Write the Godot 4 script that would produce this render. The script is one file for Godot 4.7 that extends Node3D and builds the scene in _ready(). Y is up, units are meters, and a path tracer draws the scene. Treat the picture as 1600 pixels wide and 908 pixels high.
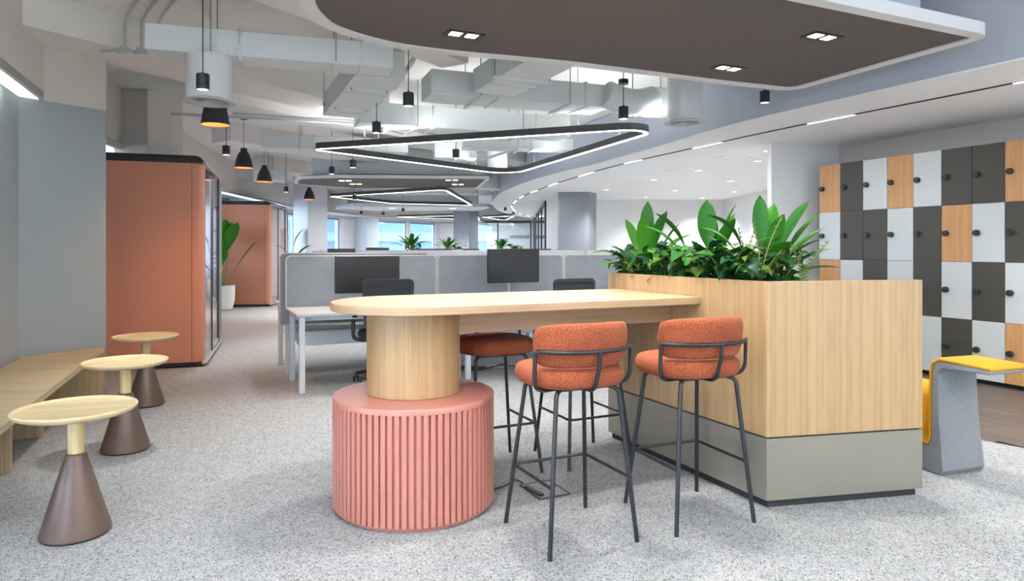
extends Node3D
# Open-plan office. Plan coordinates (x, d): x to the right of the camera, d metres in front of it (world z = -d).

const TURN := 0.43755            # the furniture grid is turned 25 degrees
const UX := Vector2(0.906, 0.424)
const VX := Vector2(-0.424, 0.906)
const DRUM := Vector2(-0.512, 3.55)

var M := {}
var used := {}
var rng := RandomNumberGenerator.new()
var cache := {}

func _ready() -> void:
	rng.seed = 4711
	setup_view()
	make_materials()
	build_shell()
	build_perimeter()
	build_soffit()
	build_beams()
	build_raft()
	build_far_rafts()
	build_table()
	build_planter()
	build_stools()
	build_lockers()
	build_perch()
	build_bench_and_side_tables()
	build_booths()
	build_desks()
	build_ducts()
	build_pipes()
	build_ring_lights()
	build_pendants()
	build_plants()
	build_outside()
	build_small_things()

# ------------------------------------------------------------------ view and light
func setup_view() -> void:
	var cam := Camera3D.new()
	cam.name = "camera"
	add_child(cam)
	cam.position = Vector3(0, 1.3, 0)
	var near := 0.05
	cam.set_frustum(near * 908.0 / 1058.0, Vector2(0, -near * 65.0 / 1058.0), near, 200.0)
	cam.current = true
	var env := Environment.new()
	env.background_mode = Environment.BG_SKY
	var sky := Sky.new()
	var sm := ProceduralSkyMaterial.new()
	sm.sky_top_color = Color(0.50, 0.66, 0.90)
	sm.sky_horizon_color = Color(0.84, 0.91, 0.98)
	sm.ground_bottom_color = Color(0.55, 0.60, 0.64)
	sm.ground_horizon_color = Color(0.80, 0.86, 0.91)
	sm.sky_energy_multiplier = 3.8
	sm.ground_energy_multiplier = 2.6
	sky.sky_material = sm
	env.sky = sky
	env.ambient_light_source = Environment.AMBIENT_SOURCE_DISABLED
	env.tonemap_mode = Environment.TONE_MAPPER_LINEAR
	env.tonemap_exposure = 1.5
	env.sdfgi_enabled = true
	env.ssao_enabled = true
	env.ssil_enabled = true
	var we := WorldEnvironment.new()
	we.name = "world_environment"
	we.environment = env
	add_child(we)

func spot(parent: Node3D, at: Vector3, energy: float, color: Color, angle := 48.0, size := 0.04, aim := Vector3.DOWN) -> void:
	var l := SpotLight3D.new()
	l.name = "spot_light"
	l.light_energy = energy
	l.light_color = color
	l.spot_angle = angle
	l.spot_angle_attenuation = 0.9
	l.spot_range = 40.0
	l.spot_attenuation = 2.0
	l.light_size = size
	l.shadow_enabled = true
	parent.add_child(l, true)
	l.position = at
	l.look_at_from_position(parent.to_global(at), parent.to_global(at) + aim, Vector3.FORWARD if absf(aim.normalized().y) > 0.9 else Vector3.UP)

func omni(parent: Node3D, at: Vector3, energy: float, color: Color, size := 0.04) -> void:
	var l := OmniLight3D.new()
	l.name = "omni_light"
	l.light_energy = energy
	l.light_color = color
	l.omni_range = 40.0
	l.omni_attenuation = 2.0
	l.light_size = size
	l.shadow_enabled = true
	parent.add_child(l, true)
	l.position = at

# a strip that shines down, along the local line a-b
func strip(parent: Node3D, a: Vector3, b: Vector3, width: float, energy: float, color: Color, up := false) -> void:
	var l := AreaLight3D.new()
	l.name = "strip_light"
	l.area_size = Vector2(a.distance_to(b), width)
	l.area_normalize_energy = true
	l.light_energy = energy
	l.light_color = color
	l.area_range = 40.0
	l.area_attenuation = 2.0
	l.shadow_enabled = true
	parent.add_child(l, true)
	var x := (b - a).normalized()
	var z := Vector3.DOWN if up else Vector3.UP      # the light leaves along local -z
	l.transform = Transform3D(Basis(x, z.cross(x).normalized(), z), (a + b) * 0.5)

# ------------------------------------------------------------------ nodes
func P(x: float, d: float, y := 0.0) -> Vector3:
	return Vector3(x, y, -d)

func UV(a: float, b: float, y := 0.0) -> Vector3:
	var q := DRUM + UX * a + VX * b
	return Vector3(q.x, y, -q.y)

func numbered(n: String) -> String:
	if not used.has(n):
		used[n] = 0
		return n
	used[n] += 1
	return "%s_%03d" % [n, used[n]]

func thing(called: String, label: String, category: String, at := Vector3.ZERO, turn := 0.0, group := "") -> Node3D:
	var o := Node3D.new()
	o.name = numbered(called)
	add_child(o)
	o.position = at
	o.rotation.y = turn
	o.set_meta("label", label)
	o.set_meta("category", category)
	if group != "":
		o.set_meta("group", group)
	return o

func part(parent: Node3D, called: String, mesh: Mesh, material: Material, at := Vector3.ZERO, rot := Vector3.ZERO) -> MeshInstance3D:
	var o := MeshInstance3D.new()
	o.name = called
	o.mesh = mesh
	o.material_override = material
	parent.add_child(o, true)
	o.position = at
	o.rotation = rot
	return o

func struct(called: String, mesh: Mesh, material: Material, at := Vector3.ZERO, turn := 0.0, label := "", category := "") -> MeshInstance3D:
	var o := part(self, numbered(called), mesh, material, at, Vector3(0, turn, 0))
	o.set_meta("kind", "structure")
	if label != "":
		o.set_meta("label", label)
		o.set_meta("category", category)
	return o

func copy_of(o: Node3D, at: Vector3, turn: float, label: String, base := "") -> Node3D:
	var c: Node3D = o.duplicate()
	c.name = numbered(base if base != "" else String(o.name))
	add_child(c)
	c.position = at
	c.rotation.y = turn
	c.set_meta("label", label)
	return c

# ------------------------------------------------------------------ meshes
func tri(st: SurfaceTool, a: Vector3, b: Vector3, c: Vector3, out: Vector3) -> void:
	if (a - c).cross(a - b).dot(out) < 0.0:
		var t := b
		b = c
		c = t
	st.add_vertex(a)
	st.add_vertex(b)
	st.add_vertex(c)

func quad(st: SurfaceTool, a: Vector3, b: Vector3, c: Vector3, d: Vector3, out: Vector3) -> void:
	tri(st, a, b, c, out)
	tri(st, a, c, d, out)

func start() -> SurfaceTool:
	var st := SurfaceTool.new()
	st.begin(Mesh.PRIMITIVE_TRIANGLES)
	st.set_smooth_group(-1)
	return st

func done(st: SurfaceTool) -> ArrayMesh:
	st.generate_normals()
	return st.commit()

func add_box(st: SurfaceTool, c: Vector3, s: Vector3, bevel := 0.0, basis := Basis()) -> void:
	st.set_smooth_group(-1)
	var h := s * 0.5
	var b := minf(bevel, minf(h.x, minf(h.y, h.z)) * 0.9)
	var sg := [-1.0, 1.0]
	if b <= 0.0:
		for ax in 3:
			for s0 in sg:
				var q := []
				for e in [Vector2(-1, -1), Vector2(1, -1), Vector2(1, 1), Vector2(-1, 1)]:
					var v := Vector3.ZERO
					v[ax] = s0 * h[ax]
					v[(ax + 1) % 3] = e.x * h[(ax + 1) % 3]
					v[(ax + 2) % 3] = e.y * h[(ax + 2) % 3]
					q.append(c + basis * v)
				var n := Vector3.ZERO
				n[ax] = s0
				quad(st, q[0], q[1], q[2], q[3], basis * n)
		return
	for ax in 3:
		var b1 := (ax + 1) % 3
		var b2 := (ax + 2) % 3
		for s0 in sg:
			var q := []
			for e in [Vector2(-1, -1), Vector2(1, -1), Vector2(1, 1), Vector2(-1, 1)]:
				q.append(c + basis * bv(h, b, ax, s0, b1, e.x, b2, e.y))
			var n := Vector3.ZERO
			n[ax] = s0
			quad(st, q[0], q[1], q[2], q[3], basis * n)
			for s1 in sg:
				var n2 := Vector3.ZERO
				n2[ax] = s0
				n2[b1] = s1
				quad(st, c + basis * bv(h, b, ax, s0, b1, s1, b2, -1.0), c + basis * bv(h, b, ax, s0, b1, s1, b2, 1.0), c + basis * bv(h, b, b1, s1, ax, s0, b2, 1.0), c + basis * bv(h, b, b1, s1, ax, s0, b2, -1.0), basis * n2)
	for x in sg:
		for y in sg:
			for z in sg:
				tri(st, c + basis * bv(h, b, 0, x, 1, y, 2, z), c + basis * bv(h, b, 1, y, 0, x, 2, z), c + basis * bv(h, b, 2, z, 0, x, 1, y), basis * Vector3(x, y, z))

func bv(h: Vector3, b: float, ax: int, s0: float, b1: int, s1: float, b2: int, s2: float) -> Vector3:
	var v := Vector3.ZERO
	v[ax] = s0 * h[ax]
	v[b1] = s1 * (h[b1] - b)
	v[b2] = s2 * (h[b2] - b)
	return v

func box(s: Vector3, bevel := 0.0) -> ArrayMesh:
	var key := "box%s%s" % [s, bevel]
	if not cache.has(key):
		var st := start()
		add_box(st, Vector3.ZERO, s, bevel)
		cache[key] = done(st)
	return cache[key]

func inset(poly: PackedVector2Array, by: float) -> PackedVector2Array:
	var out := PackedVector2Array()
	var n := poly.size()
	var sgn := 1.0 if Geometry2D.is_polygon_clockwise(poly) else -1.0
	for i in n:
		var a := (poly[i] - poly[(i + n - 1) % n]).normalized()
		var b := (poly[(i + 1) % n] - poly[i]).normalized()
		var na := Vector2(-a.y, a.x) * sgn
		var nb := Vector2(-b.y, b.x) * sgn
		var m := na + nb
		var k := m.dot(na)
		out.append(poly[i] - m * (by / maxf(k, 0.3)) * -1.0)
	return out

# poly in (x, z), extruded from y0 to y1
func add_prism(st: SurfaceTool, poly: PackedVector2Array, y0: float, y1: float, bevel := 0.0) -> void:
	var n := poly.size()
	var cw := Geometry2D.is_polygon_clockwise(poly)
	var small := inset(poly, bevel) if bevel > 0.0 else poly
	if bevel > 0.0 and absf(area(small)) > absf(area(poly)):
		small = inset(poly, -bevel)
	var rows := [[poly, y0], [poly, y1]] if bevel <= 0.0 else [[small, y0], [poly, y0 + bevel], [poly, y1 - bevel], [small, y1]]
	var shift := 0
	for i in n:
		if turn_at(poly, i) > 0.5:
			shift = i
			break
	for r in rows.size() - 1:
		var g := 10 * r + 1
		for k in n:
			var i := (k + shift) % n
			var j := (i + 1) % n
			if k > 0 and turn_at(poly, i) > 0.5:
				g += 1
			st.set_smooth_group(g)
			var e := poly[j] - poly[i]
			var out := Vector3(-e.y, 0, e.x) if cw else Vector3(e.y, 0, -e.x)
			if not _outward_ok(poly, i, j, out):
				out = -out
			var lo: PackedVector2Array = rows[r][0]
			var hi: PackedVector2Array = rows[r + 1][0]
			quad(st, Vector3(lo[i].x, rows[r][1], lo[i].y), Vector3(lo[j].x, rows[r][1], lo[j].y), Vector3(hi[j].x, rows[r + 1][1], hi[j].y), Vector3(hi[i].x, rows[r + 1][1], hi[i].y), out)
	st.set_smooth_group(-1)
	var t := Geometry2D.triangulate_polygon(small)
	for k in t.size() / 3:
		for side in [[y0, Vector3.DOWN], [y1, Vector3.UP]]:
			var y: float = side[0]
			tri(st, Vector3(small[t[k * 3]].x, y, small[t[k * 3]].y), Vector3(small[t[k * 3 + 1]].x, y, small[t[k * 3 + 1]].y), Vector3(small[t[k * 3 + 2]].x, y, small[t[k * 3 + 2]].y), side[1])

func _outward_ok(poly: PackedVector2Array, i: int, j: int, out: Vector3) -> bool:
	var m := (poly[i] + poly[j]) * 0.5
	var o := Vector2(out.x, out.z).normalized() * 0.0005
	return not Geometry2D.is_point_in_polygon(m + o, poly)

func area(poly: PackedVector2Array) -> float:
	var s := 0.0
	for i in poly.size():
		s += poly[i].cross(poly[(i + 1) % poly.size()])
	return s * 0.5

func turn_at(poly: PackedVector2Array, i: int) -> float:
	var n := poly.size()
	return absf((poly[i] - poly[(i + n - 1) % n]).angle_to(poly[(i + 1) % n] - poly[i]))

func prism(poly: PackedVector2Array, y0: float, y1: float, bevel := 0.0) -> ArrayMesh:
	var st := start()
	add_prism(st, poly, y0, y1, bevel)
	return done(st)

# polygon of plan points (x, d) to (x, z)
func plan(pts: Array) -> PackedVector2Array:
	var out := PackedVector2Array()
	for p in pts:
		out.append(Vector2(p[0], -p[1]))
	return out

func rounded(pts: PackedVector2Array, radius: Variant, segs := 8) -> PackedVector2Array:
	var out := PackedVector2Array()
	var n := pts.size()
	for i in n:
		var r: float = radius[i] if radius is Array else radius
		var a := (pts[(i + n - 1) % n] - pts[i]).normalized()
		var b := (pts[(i + 1) % n] - pts[i]).normalized()
		if r <= 0.0:
			out.append(pts[i])
			continue
		var half := absf(a.angle_to(b)) * 0.5
		var cut := r / tan(half)
		var c := pts[i] + (a + b).normalized() * (r / sin(half))
		var s := pts[i] + a * cut - c
		var e := pts[i] + b * cut - c
		var sweep := s.angle_to(e)
		for k in segs + 1:
			out.append(c + s.rotated(sweep * k / segs))
	return out

func circle(r: float, n := 32, c := Vector2.ZERO) -> PackedVector2Array:
	var out := PackedVector2Array()
	for i in n:
		out.append(c + Vector2(cos(TAU * i / n), sin(TAU * i / n)) * r)
	return out

# a band between two outlines with the same number of points
func ring_prism(outer: PackedVector2Array, inner: PackedVector2Array, y0: float, y1: float) -> ArrayMesh:
	var st := start()
	var n := outer.size()
	for i in n:
		var j := (i + 1) % n
		var o := outer[i] - inner[i]
		var out := Vector3(o.x, 0, o.y)
		st.set_smooth_group(1)
		quad(st, Vector3(outer[i].x, y0, outer[i].y), Vector3(outer[j].x, y0, outer[j].y), Vector3(outer[j].x, y1, outer[j].y), Vector3(outer[i].x, y1, outer[i].y), out)
		st.set_smooth_group(2)
		quad(st, Vector3(inner[i].x, y0, inner[i].y), Vector3(inner[j].x, y0, inner[j].y), Vector3(inner[j].x, y1, inner[j].y), Vector3(inner[i].x, y1, inner[i].y), -out)
		st.set_smooth_group(-1)
		for side in [[y0, Vector3.DOWN], [y1, Vector3.UP]]:
			var y: float = side[0]
			quad(st, Vector3(outer[i].x, y, outer[i].y), Vector3(outer[j].x, y, outer[j].y), Vector3(inner[j].x, y, inner[j].y), Vector3(inner[i].x, y, inner[i].y), side[1])
	return done(st)

# profile of (radius, y) from bottom to top, outside
func add_lathe(st: SurfaceTool, prof: Array, n := 32, c := Vector3.ZERO, hard := 0.6) -> void:
	var g := 1
	for r in prof.size() - 1:
		if r > 0 and absf((prof[r] - prof[r - 1]).angle_to(prof[r + 1] - prof[r])) > hard:
			g += 1
		st.set_smooth_group(g)
		var e: Vector2 = prof[r + 1] - prof[r]
		for i in n:
			var a0 := TAU * i / n
			var a1 := TAU * (i + 1) / n
			var d0 := Vector3(cos(a0), 0, sin(a0))
			var d1 := Vector3(cos(a1), 0, sin(a1))
			var p00: Vector3 = c + d0 * prof[r].x + Vector3.UP * prof[r].y
			var p01: Vector3 = c + d1 * prof[r].x + Vector3.UP * prof[r].y
			var p10: Vector3 = c + d0 * prof[r + 1].x + Vector3.UP * prof[r + 1].y
			var p11: Vector3 = c + d1 * prof[r + 1].x + Vector3.UP * prof[r + 1].y
			var out := (d0 + d1).normalized() * e.y - Vector3.UP * e.x
			if prof[r].x > 1e-5:
				tri(st, p00, p01, p11 if prof[r + 1].x > 1e-5 else p10, out)
			if prof[r + 1].x > 1e-5:
				tri(st, p00, p11, p10, out)
	st.set_smooth_group(-1)

func lathe(prof: Array, n := 32, hard := 0.6) -> ArrayMesh:
	var st := start()
	add_lathe(st, prof, n, Vector3.ZERO, hard)
	return done(st)

func add_tube(st: SurfaceTool, path: PackedVector3Array, r: Variant, n := 8, closed := false) -> void:
	var m := path.size()
	var rings := []
	var up := Vector3.UP
	var t0 := (path[1] - path[0]).normalized()
	if absf(t0.dot(up)) > 0.9:
		up = Vector3.RIGHT
	var side := t0.cross(up).normalized()
	for i in m:
		var t: Vector3
		if closed:
			t = (path[(i + 1) % m] - path[(i + m - 1) % m]).normalized()
		elif i == 0:
			t = t0
		elif i == m - 1:
			t = (path[i] - path[i - 1]).normalized()
		else:
			t = ((path[i + 1] - path[i]).normalized() + (path[i] - path[i - 1]).normalized()).normalized()
		side = (side - t * side.dot(t)).normalized()
		var other := t.cross(side)
		var ring := PackedVector3Array()
		var rad: float = r[i] if r is Array else r
		for k in n:
			var a := TAU * k / n
			ring.append(path[i] + (side * cos(a) + other * sin(a)) * rad)
		rings.append(ring)
	st.set_smooth_group(1)
	for i in (m if closed else m - 1):
		var j := (i + 1) % m
		var c := (path[i] + path[j]) * 0.5
		for k in n:
			var l := (k + 1) % n
			var out: Vector3 = (rings[i][k] + rings[i][l] + rings[j][k] + rings[j][l]) * 0.25 - c
			quad(st, rings[i][k], rings[i][l], rings[j][l], rings[j][k], out)
	st.set_smooth_group(-1)
	if not closed:
		for k in range(1, n - 1):
			tri(st, rings[0][0], rings[0][k], rings[0][k + 1], path[0] - path[1])
			tri(st, rings[m - 1][0], rings[m - 1][k], rings[m - 1][k + 1], path[m - 1] - path[m - 2])

func tube(path: Array, r: Variant, n := 8, closed := false) -> ArrayMesh:
	var st := start()
	add_tube(st, PackedVector3Array(path), r, n, closed)
	return done(st)

# a path with its inner corners rounded
func bend(pts: Array, r: float, segs := 5) -> Array:
	var out := [pts[0]]
	for i in range(1, pts.size() - 1):
		var p: Vector3 = pts[i]
		var a: Vector3 = (pts[i - 1] - p)
		var b: Vector3 = (pts[i + 1] - p)
		var k := minf(r, minf(a.length(), b.length()) * 0.45)
		var s := p + a.normalized() * k
		var e := p + b.normalized() * k
		for q in segs + 1:
			var t := float(q) / segs
			out.append(s.lerp(p, t).lerp(p.lerp(e, t), t))
	out.append(pts[-1])
	return out

# closed cross-sections joined into a skin
func add_loft(st: SurfaceTool, rings: Array, caps := true) -> void:
	st.set_smooth_group(1)
	var n: int = rings[0].size()
	for i in rings.size() - 1:
		var c := Vector3.ZERO
		for k in n:
			c += (rings[i][k] + rings[i + 1][k]) / (2.0 * n)
		for k in n:
			var l := (k + 1) % n
			quad(st, rings[i][k], rings[i][l], rings[i + 1][l], rings[i + 1][k], (rings[i][k] + rings[i][l] + rings[i + 1][k] + rings[i + 1][l]) * 0.25 - c)
	if caps:
		for e in [[0, 1], [rings.size() - 1, rings.size() - 2]]:
			var c0 := Vector3.ZERO
			var c1 := Vector3.ZERO
			for k in n:
				c0 += rings[e[0]][k] / n
				c1 += rings[e[1]][k] / n
			for k in n:
				tri(st, c0, rings[e[0]][k], rings[e[0]][(k + 1) % n], c0 - c1)
	st.set_smooth_group(-1)

func loft(rings: Array) -> ArrayMesh:
	var st := start()
	add_loft(st, rings)
	return done(st)

func superellipse(w: float, h: float, e: float, n: int) -> PackedVector2Array:
	var out := PackedVector2Array()
	for i in n:
		var a := TAU * i / n
		out.append(Vector2(w * signf(cos(a)) * pow(absf(cos(a)), 2.0 / e), h * signf(sin(a)) * pow(absf(sin(a)), 2.0 / e)))
	return out

# a cushion: flat superellipse outline w x l, height t, soft edge
func cushion(w: float, l: float, t: float, e := 3.0, crown := 0.01) -> ArrayMesh:
	var rings := []
	for k in 13:
		var a := -PI / 2 + PI * k / 12.0
		var s := 1.0 - (1.0 - pow(maxf(cos(a), 0.0), 0.55)) * minf(0.5 * t * 2.2 / minf(w, l), 0.9)
		var ring := PackedVector3Array()
		for p in superellipse(w * 0.5 * s, l * 0.5 * s, e, 36):
			var rr := clampf(1.0 - (p / Vector2(w, l) * 2.0).length(), 0.0, 1.0)
			ring.append(Vector3(p.x, sin(a) * t * 0.5 + crown * rr, p.y))
		rings.append(ring)
	return loft(rings)

# leaf along -z: length l, width w, bent down by 'droop', folded along the rib
func leaf(l: float, w: float, droop: float, fold: float, shape := 0, twist := 0.0) -> ArrayMesh:
	var key := "leaf%s%s%s%s%s%s" % [l, w, droop, fold, shape, twist]
	if cache.has(key):
		return cache[key]
	var st := start()
	st.set_smooth_group(1)
	var n := 8 if shape == 0 else 5
	var rows := []
	for i in n + 1:
		var t := float(i) / n
		var half := w * 0.5
		if shape == 0:
			half *= [0.12, 0.45, 0.75, 0.94, 1.0, 0.98, 0.86, 0.58, 0.06][i]
		else:
			half *= [0.35, 1.0, 0.95, 0.66, 0.32, 0.0][i]
		var ang := droop * t
		var z := -l * (sin(ang) / droop if absf(droop) > 0.01 else t)
		var y := -l * ((1.0 - cos(ang)) / droop if absf(droop) > 0.01 else 0.0)
		var tw := twist * t
		var back := 0.18 * l if shape == 1 and i == 0 else 0.0
		var row := [Vector3(-half * cos(tw), y + half * fold + half * sin(tw), z + back), Vector3(-half * 0.5 * cos(tw), y + half * fold * 0.4 + half * 0.5 * sin(tw), z + back * 0.4), Vector3(0, y, z), Vector3(half * 0.5 * cos(tw), y + half * fold * 0.4 - half * 0.5 * sin(tw), z + back * 0.4), Vector3(half * cos(tw), y + half * fold - half * sin(tw), z + back)]
		rows.append(row)
	for i in n:
		for k in 4:
			for q in [[rows[i][k], rows[i][k + 1], rows[i + 1][k + 1], k, k + 1, k + 1], [rows[i][k], rows[i + 1][k + 1], rows[i + 1][k], k, k + 1, k]]:
				if (q[0] - q[2]).cross(q[0] - q[1]).y < 0.0:
					q = [q[0], q[2], q[1], q[3], q[5], q[4]]
				for v in 3:
					var rib: float = [0.0, 0.45, 1.0, 0.45, 0.0][q[3 + v]]
					st.set_color(Color(1, 1, 1).lerp(Color(1.5, 1.35, 1.2), rib))
					st.add_vertex(q[v])
	cache[key] = done(st)
	return cache[key]

# ------------------------------------------------------------------ materials
func mat(color: Color, rough := 0.6, metal := 0.0) -> StandardMaterial3D:
	var m := StandardMaterial3D.new()
	m.albedo_color = color
	m.roughness = rough
	m.metallic = metal
	return m

func c8(r: int, g: int, b: int) -> Color:
	return Color(r / 255.0, g / 255.0, b / 255.0)

func textured(color: Color, tex: Texture2D, metres: float, rough := 0.6, world := false) -> StandardMaterial3D:
	var m := mat(color, rough)
	m.albedo_texture = tex
	m.uv1_triplanar = true
	m.uv1_world_triplanar = world
	m.uv1_triplanar_sharpness = 8.0
	m.uv1_scale = Vector3.ONE / metres
	return m

func relief(m: StandardMaterial3D, tex: Texture2D, cm: float) -> StandardMaterial3D:
	m.heightmap_enabled = true
	m.heightmap_texture = tex
	m.heightmap_scale = cm
	return m

func glow(color: Color, energy: float) -> StandardMaterial3D:
	var m := mat(color, 0.5)
	m.emission_enabled = true
	m.emission = color
	m.emission_energy_multiplier = energy
	return m

func noise(seed_: int, freq: float, octaves := 3, kind := FastNoiseLite.TYPE_SIMPLEX_SMOOTH) -> FastNoiseLite:
	var n := FastNoiseLite.new()
	n.seed = seed_
	n.noise_type = kind
	n.frequency = freq
	n.fractal_type = FastNoiseLite.FRACTAL_FBM
	n.fractal_octaves = octaves
	return n

func to_texture(img: Image) -> ImageTexture:
	img.generate_mipmaps()
	return ImageTexture.create_from_image(img)

# fine straight grain; along = "v" runs up the picture, "h" across it
func grain(seed_: int, strength: float, across: bool) -> ImageTexture:
	var n := 512
	var img := Image.create(n, n, false, Image.FORMAT_RGB8)
	var fine := noise(seed_, 0.11, 2)
	var wide := noise(seed_ + 1, 0.018, 2)
	var along := noise(seed_ + 2, 0.02, 2)
	for i in n:
		for j in n:
			# fold the long way so that the picture repeats without a seam
			var jj := absf(j - n * 0.5)
			var ii := float(i)
			var edge := clampf((ii - (n - 48)) / 48.0, 0.0, 1.0)
			var f := lerpf(fine.get_noise_2d(ii, jj * 0.012), fine.get_noise_2d(ii - n, jj * 0.012), edge)
			var w := lerpf(wide.get_noise_2d(ii, jj * 0.02), wide.get_noise_2d(ii - n, jj * 0.02), edge)
			var a := lerpf(along.get_noise_2d(ii * 2.0, jj * 0.12), along.get_noise_2d((ii - n) * 2.0, jj * 0.12), edge)
			var k := 1.0 - strength * clampf(0.5 + f * 0.75 + w * 0.8 + a * 0.35, 0.0, 1.4)
			var col := Color(clampf(k + 0.02, 0, 1), clampf(k, 0, 1), clampf(k - strength * 0.12, 0, 1))
			if across:
				img.set_pixel(j, i, col)
			else:
				img.set_pixel(i, j, col)
	return to_texture(img)

func speckle(seed_: int, n: int, lo: float, hi: float, freq: float, bias: float, contrast: float) -> ImageTexture:
	var a := noise(seed_, freq, 2).get_seamless_image(n, n)
	var b := noise(seed_ + 1, freq * 0.35, 2).get_seamless_image(n, n)
	var c := noise(seed_ + 2, freq * 0.04, 3).get_seamless_image(n, n)
	var img := Image.create(n, n, false, Image.FORMAT_RGB8)
	for y in n:
		for x in n:
			var v := a.get_pixel(x, y).r * 0.62 + b.get_pixel(x, y).r * 0.28 + c.get_pixel(x, y).r * 0.10
			var k := clampf((v - bias) * contrast + 0.5, 0.0, 1.0)
			var g := lerpf(lo, hi, k)
			img.set_pixel(x, y, Color(g, g, g))
	return to_texture(img)

# loop pile: pale ground, short dark and light flecks lying every way
func fleck_carpet(n: int) -> ImageTexture:
	var r := RandomNumberGenerator.new()
	r.seed = 991
	var soft := noise(77, 0.02, 3).get_seamless_image(n, n)
	var img := Image.create(n, n, false, Image.FORMAT_RGB8)
	for y in n:
		for x in n:
			var g := 0.78 + r.randf_range(-0.17, 0.14) + (soft.get_pixel(x, y).r - 0.5) * 0.08
			img.set_pixel(x, y, Color(g, g, g))
	for k in n * n / 30:
		var tone := r.randf()
		var g := r.randf_range(0.18, 0.46) if tone < 0.66 else r.randf_range(0.9, 1.0)
		var a := r.randf() * PI
		var p := Vector2(r.randf() * n, r.randf() * n)
		var d := Vector2(cos(a), sin(a))
		for i in r.randi_range(2, 5):
			var q := p + d * i
			img.set_pixel(posmod(int(q.x), n), posmod(int(q.y), n), Color(g, g, g))
			if i % 2:
				img.set_pixel(posmod(int(q.x + d.y), n), posmod(int(q.y - d.x), n), Color(g, g, g))
	return to_texture(img)

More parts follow.
